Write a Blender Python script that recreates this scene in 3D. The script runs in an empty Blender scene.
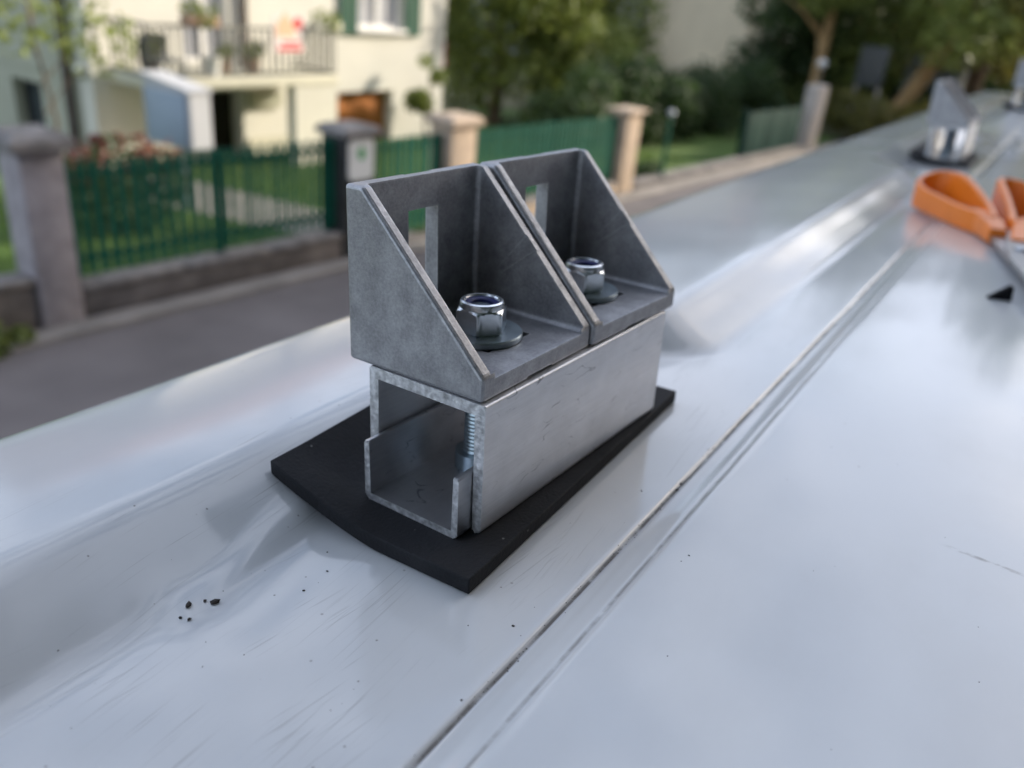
import bpy, bmesh, math, random
import numpy as np
from mathutils import Matrix, Vector

random.seed(7)
RNG = np.random.default_rng(7)
sc = bpy.context.scene
COL = sc.collection
R = math.radians

# ------------------------------------------------------------------ camera
CAMX = Vector((0.58024, -0.80945, 0.09008))      # right
CAMY = Vector((-0.30298, -0.31719, -0.89866))    # down
CAMZ = Vector((0.75599, 0.49415, -0.42929))      # forward
cam_d = bpy.data.cameras.new('camera')
cam = bpy.data.objects.new('camera', cam_d)
COL.objects.link(cam)
cam.matrix_world = Matrix(((CAMX.x, -CAMY.x, -CAMZ.x, 0.0),
                           (CAMX.y, -CAMY.y, -CAMZ.y, 0.0),
                           (CAMX.z, -CAMY.z, -CAMZ.z, 2.72),
                           (0, 0, 0, 1)))
cam_d.sensor_width = 36.0
cam_d.lens = 819.74 / 1024 * 36.0
cam_d.clip_start = 0.01
cam_d.clip_end = 400
cam_d.dof.use_dof = True
cam_d.dof.focus_distance = 0.205
cam_d.dof.aperture_fstop = 10.0
sc.camera = cam

# ------------------------------------------------------------------ light
SUN_DIR = Vector((0.84, -0.545, math.tan(R(25)))).normalized()   # towards the sun
sun_az = math.atan2(SUN_DIR.x, SUN_DIR.y)
sun_el = math.asin(SUN_DIR.z)
world = bpy.data.worlds.new('World')
sc.world = world
world.use_nodes = True
wn, wl = world.node_tree.nodes, world.node_tree.links
wn.clear()
w_out = wn.new('ShaderNodeOutputWorld')
w_bg = wn.new('ShaderNodeBackground')
w_bg.inputs['Strength'].default_value = 0.15
sky = wn.new('ShaderNodeTexSky')
sky.sky_type = 'NISHITA'
sky.sun_disc = False
sky.sun_elevation = sun_el
sky.sun_rotation = sun_az
sky.air_density = 1.0
sky.dust_density = 3.0
# broken cloud cover, the same all over the sky
w_tc = wn.new('ShaderNodeTexCoord')
w_map = wn.new('ShaderNodeMapping')
w_map.inputs['Scale'].default_value = (1, 1, 2.2)
w_map.inputs['Location'].default_value = (3.1, 1.7, 0.4)
w_noise = wn.new('ShaderNodeTexNoise')
w_noise.inputs['Scale'].default_value = 7.0
w_noise.inputs['Detail'].default_value = 6
w_noise.inputs['Roughness'].default_value = 0.55
w_ramp = wn.new('ShaderNodeValToRGB')
w_ramp.color_ramp.elements[0].position = 0.43
w_ramp.color_ramp.elements[1].position = 0.59
w_mix = wn.new('ShaderNodeMix')
w_mix.data_type = 'RGBA'
w_mix.inputs[7].default_value = (5.2, 5.6, 6.6, 1)
wl.new(w_tc.outputs['Generated'], w_map.inputs['Vector'])
wl.new(w_map.outputs['Vector'], w_noise.inputs['Vector'])
wl.new(w_noise.outputs['Fac'], w_ramp.inputs['Fac'])
wl.new(w_ramp.outputs['Color'], w_mix.inputs[0])
wl.new(sky.outputs['Color'], w_mix.inputs[6])
wl.new(w_mix.outputs[2], w_bg.inputs['Color'])
wl.new(w_bg.outputs['Background'], w_out.inputs['Surface'])

sun_d = bpy.data.lights.new('sun', 'SUN')
sun_d.energy = 2.8
sun_d.angle = R(0.8)
sun_d.color = (1.0, 0.90, 0.76)
sun = bpy.data.objects.new('sun', sun_d)
COL.objects.link(sun)
sun.rotation_euler = SUN_DIR.to_track_quat('Z', 'Y').to_euler()

vs = sc.view_settings
vs.view_transform = 'Standard'
vs.look = 'None'
vs.gamma = 1
vs.use_curve_mapping = False
vs.exposure = 1.02
sc.cycles.max_bounces = 8

# ------------------------------------------------------------------ helpers
def tag(o, label=None, cat=None, group=None, kind=None):
    if label: o['label'] = label
    if cat: o['category'] = cat
    if group: o['group'] = group
    if kind: o['kind'] = kind
    return o

def empty(name, m=None):
    o = bpy.data.objects.new(name, None)
    COL.objects.link(o)
    if m is not None: o.matrix_world = m
    o.empty_display_size = 0.1
    return o

def link(name, me, mat=None, parent=None, m=None, smooth=None):
    o = bpy.data.objects.new(name, me)
    COL.objects.link(o)
    if mat is not None and not me.materials: me.materials.append(mat)
    if parent is not None: o.parent = parent
    if m is not None:
        if parent is None: o.matrix_world = m
        else: o.matrix_local = m
    if smooth is not None:
        me.polygons.foreach_set('use_smooth', [True] * len(me.polygons))
        if smooth < 180: me.set_sharp_from_angle(angle=R(smooth))
    return o

def mesh(name, verts, faces):
    me = bpy.data.meshes.new(name)
    me.from_pydata([tuple(v) for v in verts], [], faces)
    me.update()
    return me

def from_bm(name, bm):
    bmesh.ops.recalc_face_normals(bm, faces=bm.faces[:])
    me = bpy.data.meshes.new(name)
    bm.to_mesh(me)
    bm.free()
    return me

def bm_box(bm, x0, x1, y0, y1, z0, z1):
    vs_ = [bm.verts.new(p) for p in ((x0,y0,z0),(x1,y0,z0),(x1,y1,z0),(x0,y1,z0),(x0,y0,z1),(x1,y0,z1),(x1,y1,z1),(x0,y1,z1))]
    for f in ((0,3,2,1),(4,5,6,7),(0,1,5,4),(1,2,6,5),(2,3,7,6),(3,0,4,7)):
        bm.faces.new([vs_[i] for i in f])
    return vs_

def box_me(name, x0, x1, y0, y1, z0, z1, bev=0.0, seg=2):
    bm = bmesh.new()
    bm_box(bm, x0, x1, y0, y1, z0, z1)
    if bev > 0:
        bmesh.ops.bevel(bm, geom=bm.edges[:], offset=bev, segments=seg, affect='EDGES', profile=0.5)
    return from_bm(name, bm)

def box(name, x0, x1, y0, y1, z0, z1, mat, parent=None, bev=0.0, m=None, smooth=40):
    return link(name, box_me(name, x0, x1, y0, y1, z0, z1, bev), mat, parent, m, smooth if bev > 0 else None)

def prism_bm(bm, poly, axis, a0, a1):
    """poly: 2-D points; axis 0 -> (a, p, q), 1 -> (p, a, q), 2 -> (p, q, a)"""
    def P(p, a):
        return (a, p[0], p[1]) if axis == 0 else (p[0], a, p[1]) if axis == 1 else (p[0], p[1], a)
    lo = [bm.verts.new(P(p, a0)) for p in poly]
    hi = [bm.verts.new(P(p, a1)) for p in poly]
    n = len(poly)
    bm.faces.new(lo)
    bm.faces.new(hi[::-1])
    for i in range(n):
        bm.faces.new((lo[i], hi[i], hi[(i+1) % n], lo[(i+1) % n]))

def tube_me(name, pts, radii, n=8, caps=True):
    """round tube through pts with a radius per point"""
    pts = [Vector(p) for p in pts]
    vs_, fs = [], []
    ref = Vector((0, 0, 1))
    for i, p in enumerate(pts):
        d = (pts[min(i+1, len(pts)-1)] - pts[max(i-1, 0)]).normalized()
        a = d.cross(ref if abs(d.dot(ref)) < 0.95 else Vector((1, 0, 0))).normalized()
        b = d.cross(a)
        for k in range(n):
            t = 2*math.pi*k/n
            vs_.append(p + (a*math.cos(t) + b*math.sin(t)) * radii[i])
    for i in range(len(pts)-1):
        for k in range(n):
            fs.append((i*n+k, i*n+(k+1) % n, (i+1)*n+(k+1) % n, (i+1)*n+k))
    if caps:
        fs.append(tuple(range(n))[::-1])
        fs.append(tuple((len(pts)-1)*n+k for k in range(n)))
    bm = bmesh.new()
    me = mesh(name, vs_, fs)
    bm.from_mesh(me)
    bmesh.ops.recalc_face_normals(bm, faces=bm.faces[:])
    bm.to_mesh(me)
    bm.free()
    return me

def lathe_me(name, prof, n=48, rfun=None, closed=False):
    """prof: (r, z) list from bottom to top; rfun(theta, r) may reshape the radius"""
    vs_, fs = [], []
    for r, z in prof:
        for k in range(n):
            t = 2*math.pi*k/n
            rr = rfun(t, r) if rfun else r
            vs_.append((rr*math.cos(t), rr*math.sin(t), z))
    m_ = len(prof)
    for i in range(m_ if closed else m_-1):
        j = (i+1) % m_
        for k in range(n):
            fs.append((i*n+k, i*n+(k+1) % n, j*n+(k+1) % n, j*n+k))
    if not closed:
        fs.append(tuple(range(n))[::-1])
        fs.append(tuple((m_-1)*n+k for k in range(n)))
    return mesh(name, vs_, fs)

def copy_tree(o, parent=None):
    c = o.copy()
    COL.objects.link(c)
    if parent is not None: c.parent = parent
    for ch in list(o.children): copy_tree(ch, c)
    return c

# ------------------------------------------------------------------ materials
def node_mat(name):
    m = bpy.data.materials.new(name)
    m.use_nodes = True
    nt = m.node_tree
    return m, nt, nt.nodes['Principled BSDF'], nt.nodes, nt.links

def mat(name, col, rough=0.7, metal=0.0, var=0.25, scale=6.0, bump=0.0, bscale=40.0, spec=0.5, trans=0.0, detail=6, coord='Object', coat=0.0):
    m, nt, b, N, L = node_mat(name)
    tc = N.new('ShaderNodeTexCoord')
    n1 = N.new('ShaderNodeTexNoise')
    n1.inputs['Scale'].default_value = scale
    n1.inputs['Detail'].default_value = detail
    L.new(tc.outputs[coord], n1.inputs['Vector'])
    rp = N.new('ShaderNodeValToRGB')
    c0 = [c*(1-var) for c in col]
    c1 = [min(1, c*(1+var)) for c in col]
    rp.color_ramp.elements[0].position = 0.3
    rp.color_ramp.elements[1].position = 0.7
    rp.color_ramp.elements[0].color = (*c0, 1)
    rp.color_ramp.elements[1].color = (*c1, 1)
    L.new(n1.outputs['Fac'], rp.inputs['Fac'])
    L.new(rp.outputs['Color'], b.inputs['Base Color'])
    b.inputs['Roughness'].default_value = rough
    b.inputs['Metallic'].default_value = metal
    b.inputs['Specular IOR Level'].default_value = spec
    b.inputs['Transmission Weight'].default_value = trans
    b.inputs['Coat Weight'].default_value = coat
    if bump > 0:
        n2 = N.new('ShaderNodeTexNoise')
        n2.inputs['Scale'].default_value = bscale
        n2.inputs['Detail'].default_value = 8
        L.new(tc.outputs[coord], n2.inputs['Vector'])
        bp = N.new('ShaderNodeBump')
        bp.inputs['Strength'].default_value = 1.0
        bp.inputs['Distance'].default_value = bump
        L.new(n2.outputs['Fac'], bp.inputs['Height'])
        L.new(bp.outputs['Normal'], b.inputs['Normal'])
    return m

def math_node(N, L, op, a, b=None, c=None, clamp=False):
    n = N.new('ShaderNodeMath')
    n.operation = op
    n.use_clamp = clamp
    for i, v in enumerate((a, b, c)):
        if v is None: continue
        if isinstance(v, (int, float)): n.inputs[i].default_value = v
        else: L.new(v, n.inputs[i])
    return n.outputs[0]

def ramp(N, L, fac, p0, p1):
    """0 at p0, 1 at p1, smooth"""
    n = N.new('ShaderNodeMapRange')
    n.interpolation_type = 'SMOOTHSTEP'
    if p0 < p1:
        n.inputs[1].default_value, n.inputs[2].default_value = p0, p1
    else:
        n.inputs[1].default_value, n.inputs[2].default_value = p1, p0
        n.inputs[3].default_value, n.inputs[4].default_value = 1, 0
    L.new(fac, n.inputs[0])
    return n.outputs[0]

def roof_paint():
    m, nt, b, N, L = node_mat('white_van_paint')
    tc = N.new('ShaderNodeTexCoord')
    sep = N.new('ShaderNodeSeparateXYZ')
    L.new(tc.outputs['Object'], sep.inputs[0])
    u, v = sep.outputs['X'], sep.outputs['Y']
    def noise(scale, sx=1, sy=1, detail=4, rough=0.5, dist=0.0, off=0.0):
        mp = N.new('ShaderNodeMapping')
        mp.inputs['Scale'].default_value = (sx, sy, 1)
        mp.inputs['Location'].default_value = (off, off*0.7, 0)
        L.new(tc.outputs['Object'], mp.inputs['Vector'])
        n = N.new('ShaderNodeTexNoise')
        n.inputs['Scale'].default_value = scale
        n.inputs['Detail'].default_value = detail
        n.inputs['Roughness'].default_value = rough
        n.inputs['Distortion'].default_value = dist
        L.new(mp.outputs['Vector'], n.inputs['Vector'])
        return n.outputs['Fac']
    # wiped dirt streaks, drawn out along the van, only in the pressed valley
    def dashes(su, sv, ang, off, lo, hi):
        mp = N.new('ShaderNodeMapping')
        mp.vector_type = 'TEXTURE'
        mp.inputs['Rotation'].default_value = (0, 0, R(ang))
        mp.inputs['Location'].default_value = (off, off*0.37, 0)
        mp.inputs['Scale'].default_value = (1/su, 1/sv, 1)
        L.new(tc.outputs['Object'], mp.inputs['Vector'])
        bend = N.new('ShaderNodeTexNoise')
        bend.inputs['Scale'].default_value = 9
        bend.inputs['Detail'].default_value = 1
        L.new(tc.outputs['Object'], bend.inputs['Vector'])
        ad = N.new('ShaderNodeVectorMath'); ad.operation = 'MULTIPLY_ADD'
        ad.inputs[1].default_value = (0, 9, 0)
        L.new(bend.outputs['Color'], ad.inputs[0]); L.new(mp.outputs['Vector'], ad.inputs[2])
        n = N.new('ShaderNodeTexNoise')
        n.inputs['Scale'].default_value = 1.0
        n.inputs['Detail'].default_value = 2.5
        n.inputs['Roughness'].default_value = 0.55
        L.new(ad.outputs[0], n.inputs['Vector'])
        return ramp(N, L, n.outputs['Fac'], lo, hi)
    s1 = dashes(22, 1100, 5, 1.3, 0.58, 0.70)
    s2 = dashes(40, 1500, -6, 4.1, 0.59, 0.70)
    patch = ramp(N, L, noise(22, 1, 1.6, 3, 0.5, 0.0, 3.1), 0.48, 0.62)
    patch2 = ramp(N, L, noise(38, 0.6, 1, 3, 0.5, 0.0, 9.1), 0.49, 0.62)
    zone = math_node(N, L, 'MULTIPLY', ramp(N, L, v, -0.034, -0.022), ramp(N, L, v, 0.095, 0.07))
    far = ramp(N, L, u, 0.55, 0.2)
    zone = math_node(N, L, 'MULTIPLY', zone, far)
    streak = math_node(N, L, 'ADD', math_node(N, L, 'MULTIPLY', s1, patch), math_node(N, L, 'MULTIPLY', math_node(N, L, 'MULTIPLY', s2, patch2), 0.7))
    streak = math_node(N, L, 'MULTIPLY', math_node(N, L, 'MULTIPLY', streak, zone), 0.32)
    # specks of grit stuck to the paint
    def specks(scale, keep, size, off):
        mp = N.new('ShaderNodeMapping')
        mp.inputs['Location'].default_value = (off, off, 0)
        mp.inputs['Scale'].default_value = (1, 1, 0)
        L.new(tc.outputs['Object'], mp.inputs['Vector'])
        vo = N.new('ShaderNodeTexVoronoi')
        vo.inputs['Scale'].default_value = scale
        L.new(mp.outputs['Vector'], vo.inputs['Vector'])
        sp = N.new('ShaderNodeSeparateColor')
        L.new(vo.outputs['Color'], sp.inputs[0])
        on = math_node(N, L, 'GREATER_THAN', sp.outputs[0], keep)
        dot = ramp(N, L, vo.outputs['Distance'], size, size*0.5)
        return math_node(N, L, 'MULTIPLY', on, dot)
    sp1 = math_node(N, L, 'MULTIPLY', specks(420, 0.955, 0.16, 0.3), zone)
    sp2 = math_node(N, L, 'MULTIPLY', specks(160, 0.93, 0.085, 2.1), 0.8)
    spk = math_node(N, L, 'MULTIPLY', math_node(N, L, 'MAXIMUM', sp1, sp2), 0.65)
    # black grime in the panel joint and a fainter second line
    wob = math_node(N, L, 'MULTIPLY', math_node(N, L, 'SUBTRACT', noise(18, 1, 0.0, 4), 0.5), 0.0016)
    def line(v0, w):
        d = math_node(N, L, 'ABSOLUTE', math_node(N, L, 'SUBTRACT', math_node(N, L, 'ADD', v, wob), v0))
        return ramp(N, L, d, w, w*0.25)
    br = ramp(N, L, noise(90, 1, 0.3, 5, 0.7, 0, 4.4), 0.32, 0.58)
    g1 = math_node(N, L, 'MULTIPLY', math_node(N, L, 'MULTIPLY', line(-0.0322, 0.0009), math_node(N, L, 'ADD', math_node(N, L, 'MULTIPLY', br, 0.5), 0.4)), 0.92)
    g2 = math_node(N, L, 'MULTIPLY', math_node(N, L, 'MULTIPLY', line(-0.0418, 0.0008), br), 0.5)
    g3 = math_node(N, L, 'MULTIPLY', math_node(N, L, 'MULTIPLY', line(-0.0352, 0.0030), noise(70, 0.5, 6, 4)), 0.16)
    grime = math_node(N, L, 'MAXIMUM', math_node(N, L, 'MAXIMUM', g1, g2), g3)
    # a grey rub mark across the flat panel
    dv = math_node(N, L, 'ADD', v, 0.1175)
    du = math_node(N, L, 'SUBTRACT', math_node(N, L, 'SUBTRACT', u, 0.0785), math_node(N, L, 'MULTIPLY', dv, 0.11))
    rub = math_node(N, L, 'MULTIPLY', ramp(N, L, math_node(N, L, 'ABSOLUTE', dv), 0.013, 0.004),
                    ramp(N, L, math_node(N, L, 'ABSOLUTE', du), 0.0011, 0.0002))
    rub = math_node(N, L, 'MULTIPLY', math_node(N, L, 'MULTIPLY', rub, ramp(N, L, noise(300, 3, 1, 4), 0.38, 0.6)), 0.5)
    dirt = math_node(N, L, 'MAXIMUM', math_node(N, L, 'MAXIMUM', streak, spk), math_node(N, L, 'MAXIMUM', grime, rub), clamp=True)
    film = ramp(N, L, noise(9, 1, 1.5, 6, 0.6, 0, 5.5), 0.35, 0.75)
    mx0 = N.new('ShaderNodeMix'); mx0.data_type = 'RGBA'
    mx0.inputs[6].default_value = (0.67, 0.685, 0.695, 1)
    mx0.inputs[7].default_value = (0.61, 0.62, 0.625, 1)
    L.new(film, mx0.inputs[0])
    mx = N.new('ShaderNodeMix'); mx.data_type = 'RGBA'
    mx.inputs[7].default_value = (0.075, 0.06, 0.05, 1)
    L.new(mx0.outputs[2], mx.inputs[6])
    L.new(dirt, mx.inputs[0])
    L.new(mx.outputs[2], b.inputs['Base Color'])
    rg = math_node(N, L, 'ADD', math_node(N, L, 'MULTIPLY', film, 0.10), math_node(N, L, 'ADD', math_node(N, L, 'MULTIPLY', dirt, 0.5), 0.10))
    L.new(rg, b.inputs['Roughness'])
    b.inputs['Specular IOR Level'].default_value = 0.5
    L.new(math_node(N, L, 'MULTIPLY', math_node(N, L, 'SUBTRACT', 1.0, dirt), 0.5), b.inputs['Coat Weight'])
    L.new(math_node(N, L, 'MULTIPLY', math_node(N, L, 'SUBTRACT', 1.0, dirt), 0.5), b.inputs['Specular IOR Level'])
    b.inputs['Coat IOR'].default_value = 1.45
    L.new(math_node(N, L, 'ADD', math_node(N, L, 'MULTIPLY', film, 0.05), math_node(N, L, 'ADD', math_node(N, L, 'MULTIPLY', dirt, 0.5), 0.07)), b.inputs['Coat Roughness'])
    bp = N.new('ShaderNodeBump')
    bp.inputs['Distance'].default_value = 0.0004
    hgt = math_node(N, L, 'ADD', math_node(N, L, 'MULTIPLY', noise(9, 1, 1, 1), 0.45), math_node(N, L, 'MULTIPLY', noise(900, 1, 1, 2), 0.012))
    L.new(hgt, bp.inputs['Height'])
    bp.inputs['Strength'].default_value = 0.6
    L.new(bp.outputs['Normal'], b.inputs['Normal'])
    L.new(bp.outputs['Normal'], b.inputs['Coat Normal'])
    return m

def cast_alu():
    m, nt, b, N, L = node_mat('cast_aluminium')
    tc = N.new('ShaderNodeTexCoord')
    def noise(s, d=6, r=0.6):
        n = N.new('ShaderNodeTexNoise')
        n.inputs['Scale'].default_value = s; n.inputs['Detail'].default_value = d; n.inputs['Roughness'].default_value = r
        L.new(tc.outputs['Object'], n.inputs['Vector'])
        return n.outputs['Fac']
    rp = N.new('ShaderNodeValToRGB')
    rp.color_ramp.elements[0].position = 0.30; rp.color_ramp.elements[1].position = 0.72
    rp.color_ramp.elements[0].color = (0.22, 0.22, 0.23, 1)
    rp.color_ramp.elements[1].color = (0.50, 0.50, 0.515, 1)
    mixn = math_node(N, L, 'ADD', math_node(N, L, 'MULTIPLY', noise(150), 0.6), math_node(N, L, 'MULTIPLY', noise(1100, 3), 0.4))
    L.new(mixn, rp.inputs['Fac'])
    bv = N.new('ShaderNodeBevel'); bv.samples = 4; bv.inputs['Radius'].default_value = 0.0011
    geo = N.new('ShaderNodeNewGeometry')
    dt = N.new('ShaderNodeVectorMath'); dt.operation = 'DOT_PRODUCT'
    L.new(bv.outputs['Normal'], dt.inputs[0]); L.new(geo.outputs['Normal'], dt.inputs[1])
    edge_light = ramp(N, L, dt.outputs['Value'], 0.995, 0.93)  # bracket edges painted lighter, standing in for skylight on the rims
    edge_light = math_node(N, L, 'MULTIPLY', edge_light, ramp(N, L, noise(420, 4), 0.30, 0.62))
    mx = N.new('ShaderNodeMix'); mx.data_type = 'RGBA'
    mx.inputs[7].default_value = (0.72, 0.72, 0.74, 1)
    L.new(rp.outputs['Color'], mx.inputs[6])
    L.new(math_node(N, L, 'MULTIPLY', edge_light, 0.6), mx.inputs[0])
    L.new(mx.outputs[2], b.inputs['Base Color'])
    b.inputs['Metallic'].default_value = 0.9
    L.new(math_node(N, L, 'ADD', math_node(N, L, 'MULTIPLY', noise(200), 0.25), 0.36), b.inputs['Roughness'])
    bp = N.new('ShaderNodeBump')
    bp.inputs['Distance'].default_value = 0.00012
    bp.inputs['Strength'].default_value = 0.8
    L.new(math_node(N, L, 'ADD', noise(1800, 3), math_node(N, L, 'MULTIPLY', noise(300, 4), 0.6)), bp.inputs['Height'])
    L.new(bp.outputs['Normal'], b.inputs['Normal'])
    return m

def mill_alu(name, col, rough, streak_axis, dark=0.0):
    """extruded aluminium: fine lines along one axis, handling marks"""
    m, nt, b, N, L = node_mat(name)
    tc = N.new('ShaderNodeTexCoord')
    def noise(s, sc_=(1, 1, 1), d=5, r=0.6):
        mp = N.new('ShaderNodeMapping'); mp.inputs['Scale'].default_value = sc_
        L.new(tc.outputs['Object'], mp.inputs['Vector'])
        n = N.new('ShaderNodeTexNoise')
        n.inputs['Scale'].default_value = s; n.inputs['Detail'].default_value = d; n.inputs['Roughness'].default_value = r
        L.new(mp.outputs['Vector'], n.inputs['Vector'])
        return n.outputs['Fac']
    s_ = [22, 22, 22]; s_[streak_axis] = 0.5
    lines = noise(60, s_, 3)
    blot = noise(70, (1, 1, 1.4), 5)
    scr = math_node(N, L, 'MULTIPLY', ramp(N, L, math_node(N, L, 'ABSOLUTE', math_node(N, L, 'SUBTRACT', noise(45, (1.0, 1, 3.0), 2), 0.5)), 0.010, 0.0), ramp(N, L, noise(120), 0.50, 0.62))
    rp = N.new('ShaderNodeValToRGB')
    rp.color_ramp.elements[0].color = (*[c*0.80 for c in col], 1)
    rp.color_ramp.elements[1].color = (*[min(1, c*1.08) for c in col], 1)
    rp.color_ramp.elements[0].position = 0.3; rp.color_ramp.elements[1].position = 0.7
    L.new(math_node(N, L, 'ADD', math_node(N, L, 'MULTIPLY', blot, 0.7), math_node(N, L, 'MULTIPLY', lines, 0.3)), rp.inputs['Fac'])
    mx = N.new('ShaderNodeMix'); mx.data_type = 'RGBA'
    mx.inputs[7].default_value = (0.16, 0.16, 0.18, 1)
    L.new(rp.outputs['Color'], mx.inputs[6])
    L.new(math_node(N, L, 'MULTIPLY', scr, 0.8), mx.inputs[0])
    L.new(mx.outputs[2], b.inputs['Base Color'])
    b.inputs['Metallic'].default_value = 0.85
    L.new(math_node(N, L, 'ADD', math_node(N, L, 'MULTIPLY', blot, 0.22), rough-0.11), b.inputs['Roughness'])
    bp = N.new('ShaderNodeBump')
    bp.inputs['Distance'].default_value = 0.00005
    bp.inputs['Strength'].default_value = 0.7
    L.new(lines, bp.inputs['Height'])
    L.new(bp.outputs['Normal'], b.inputs['Normal'])
    return m

def rubber():
    m = mat('black_rubber', (0.010, 0.0105, 0.013), 0.78, 0, 0.4, 45, 0.0003, 900, spec=0.35)
    nt = m.node_tree; N, L = nt.nodes, nt.links
    b = N['Principled BSDF']
    old = b.inputs['Base Color'].links[0].from_socket
    tc = N.new('ShaderNodeTexCoord')
    vo = N.new('ShaderNodeTexVoronoi'); vo.inputs['Scale'].default_value = 330
    L.new(tc.outputs['Object'], vo.inputs['Vector'])
    sp = N.new('ShaderNodeSeparateColor'); L.new(vo.outputs['Color'], sp.inputs[0])
    dots = math_node(N, L, 'MULTIPLY', math_node(N, L, 'GREATER_THAN', sp.outputs[0], 0.93), ramp(N, L, vo.outputs['Distance'], 0.16, 0.06))
    mp = N.new('ShaderNodeMapping'); mp.inputs['Scale'].default_value = (1.2, 2, 1); L.new(tc.outputs['Object'], mp.inputs['Vector'])
    ns = N.new('ShaderNodeTexNoise'); ns.inputs['Scale'].default_value = 28; ns.inputs['Detail'].default_value = 4
    L.new(mp.outputs['Vector'], ns.inputs['Vector'])
    film = math_node(N, L, 'MULTIPLY', ramp(N, L, ns.outputs['Fac'], 0.45, 0.75), 0.02)
    mx = N.new('ShaderNodeMix'); mx.data_type = 'RGBA'
    mx.inputs[7].default_value = (0.33, 0.32, 0.31, 1)
    L.new(old, mx.inputs[6])
    L.new(math_node(N, L, 'MAXIMUM', math_node(N, L, 'MULTIPLY', dots, 0.55), film), mx.inputs[0])
    L.new(mx.outputs[2], b.inputs['Base Color'])
    return m

def foliage_mat(name, c0, c1, rough=0.55):
    m, nt, b, N, L = node_mat(name)
    at = N.new('ShaderNodeAttribute')
    at.attribute_name = 'tint'
    rp = N.new('ShaderNodeValToRGB')
    rp.color_ramp.elements[0].color = (*c0, 1)
    rp.color_ramp.elements[1].color = (*c1, 1)
    L.new(at.outputs['Fac'], rp.inputs['Fac'])
    L.new(rp.outputs['Color'], b.inputs['Base Color'])
    b.inputs['Roughness'].default_value = rough
    tr = N.new('ShaderNodeBsdfTranslucent')
    L.new(rp.outputs['Color'], tr.inputs['Color'])
    ms = N.new('ShaderNodeMixShader')
    ms.inputs[0].default_value = 0.42
    L.new(b.outputs[0], ms.inputs[1])
    L.new(tr.outputs[0], ms.inputs[2])
    L.new(ms.outputs[0], nt.nodes['Material Output'].inputs['Surface'])
    return m

M = {}
M['paint'] = roof_paint()
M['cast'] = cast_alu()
M['alu'] = mill_alu('milled_aluminium', (0.78, 0.78, 0.80), 0.48, 0)
M['alu_in'] = mill_alu('milled_aluminium_liner', (0.62, 0.62, 0.64), 0.33, 0)
M['alu_cut'] = mat('sawn_aluminium', (0.62, 0.62, 0.63), 0.5, 0.75, 0.4, 500, 0.0004, 700)
M['rubber'] = rubber()
M['zinc'] = mat('zinc_plating', (0.82, 0.86, 0.90), 0.28, 1.0, 0.10, 300, 0.00002, 900)
M['zinc_dull'] = mat('zinc_washer', (0.44, 0.52, 0.57), 0.34, 0.95, 0.18, 160, 0.00004, 700)
M['nylon'] = mat('navy_nylon', (0.012, 0.018, 0.13), 0.4, 0, 0.1, 50)
M['orange'] = mat('orange_plastic', (0.80, 0.20, 0.015), 0.38, 0, 0.06, 40)
M['steel'] = mat('scissor_steel', (0.35, 0.36, 0.38), 0.3, 0.9, 0.1, 60)
M['black_plastic'] = mat('black_plastic', (0.008, 0.008, 0.009), 0.8, spec=0.1)
M['grit'] = mat('grit', (0.045, 0.036, 0.03), 0.9, 0, 0.8, 260)
M['asphalt'] = mat('asphalt', (0.135, 0.120, 0.117), 0.9, 0, 0.2, 1.3, 0.004, 60)
M['kerb'] = mat('kerb_concrete', (0.24, 0.22, 0.20), 0.9, 0, 0.25, 2.5, 0.004, 30)
M['wallstone'] = mat('weathered_concrete', (0.135, 0.12, 0.112), 0.92, 0, 0.4, 3.5, 0.01, 25)
M['pillar'] = mat('granite_grey', (0.33, 0.30, 0.31), 0.9, 0, 0.22, 9, 0.004, 60)
M['pillar_cap'] = mat('weathered_cap', (0.20, 0.185, 0.175), 0.92, 0, 0.45, 7, 0.008, 40)
M['sandstone'] = mat('sandstone', (0.46, 0.36, 0.27), 0.9, 0, 0.18, 6, 0.004, 50)
M['pale_stone'] = mat('pale_stone', (0.50, 0.46, 0.42), 0.9, 0, 0.15, 6, 0.004, 50)
M['dark_post'] = mat('dark_painted_pillar', (0.035, 0.038, 0.036), 0.7, 0, 0.3, 8)
M['green'] = mat('fence_green', (0.005, 0.092, 0.058), 0.6, 0, 0.15, 5, spec=0.25)
M['green_panel'] = mat('panel_green', (0.004, 0.032, 0.026), 0.7, 0, 0.15, 5, spec=0.1)
M['sign_white'] = mat('sign_white', (0.84, 0.86, 0.84), 0.5, 0, 0.04, 5)
M['sign_green'] = mat('sign_green', (0.07, 0.42, 0.12), 0.5, 0, 0.05, 5)
M['cream'] = mat('cream_render', (0.67, 0.65, 0.575), 0.9, 0, 0.05, 1.2, 0.004, 60)
M['cream2'] = mat('cream_render_pale', (0.63, 0.61, 0.52), 0.9, 0, 0.05, 1.2, 0.004, 60)
M['plinth'] = mat('plinth_render', (0.58, 0.56, 0.45), 0.9, 0, 0.08, 1.5, 0.004, 40)
M['sidewall'] = mat('cream_render_shaded', (0.40, 0.40, 0.31), 0.9, 0, 0.06, 1.2, 0.004, 60)  # cream render of the side wall with its shade put into the colour
M['pipe'] = mat('copper_pipe', (0.07, 0.05, 0.045), 0.6, 0.3, 0.2, 4)
M['iron'] = mat('railing_iron', (0.16, 0.16, 0.14), 0.6, 0.2, 0.2, 6)
M['shutter'] = mat('shutter_green', (0.02, 0.10, 0.06), 0.6, 0, 0.15, 6)
M['white_frame'] = mat('white_frame', (0.78, 0.77, 0.74), 0.5, 0, 0.03, 4)
M['glass'] = mat('window_glass', (0.05, 0.06, 0.065), 0.06, 0, 0.1, 2, spec=0.8)
M['curtain'] = mat('curtained_glass', (0.38, 0.39, 0.42), 0.2, 0, 0.15, 3, spec=0.7)
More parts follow.
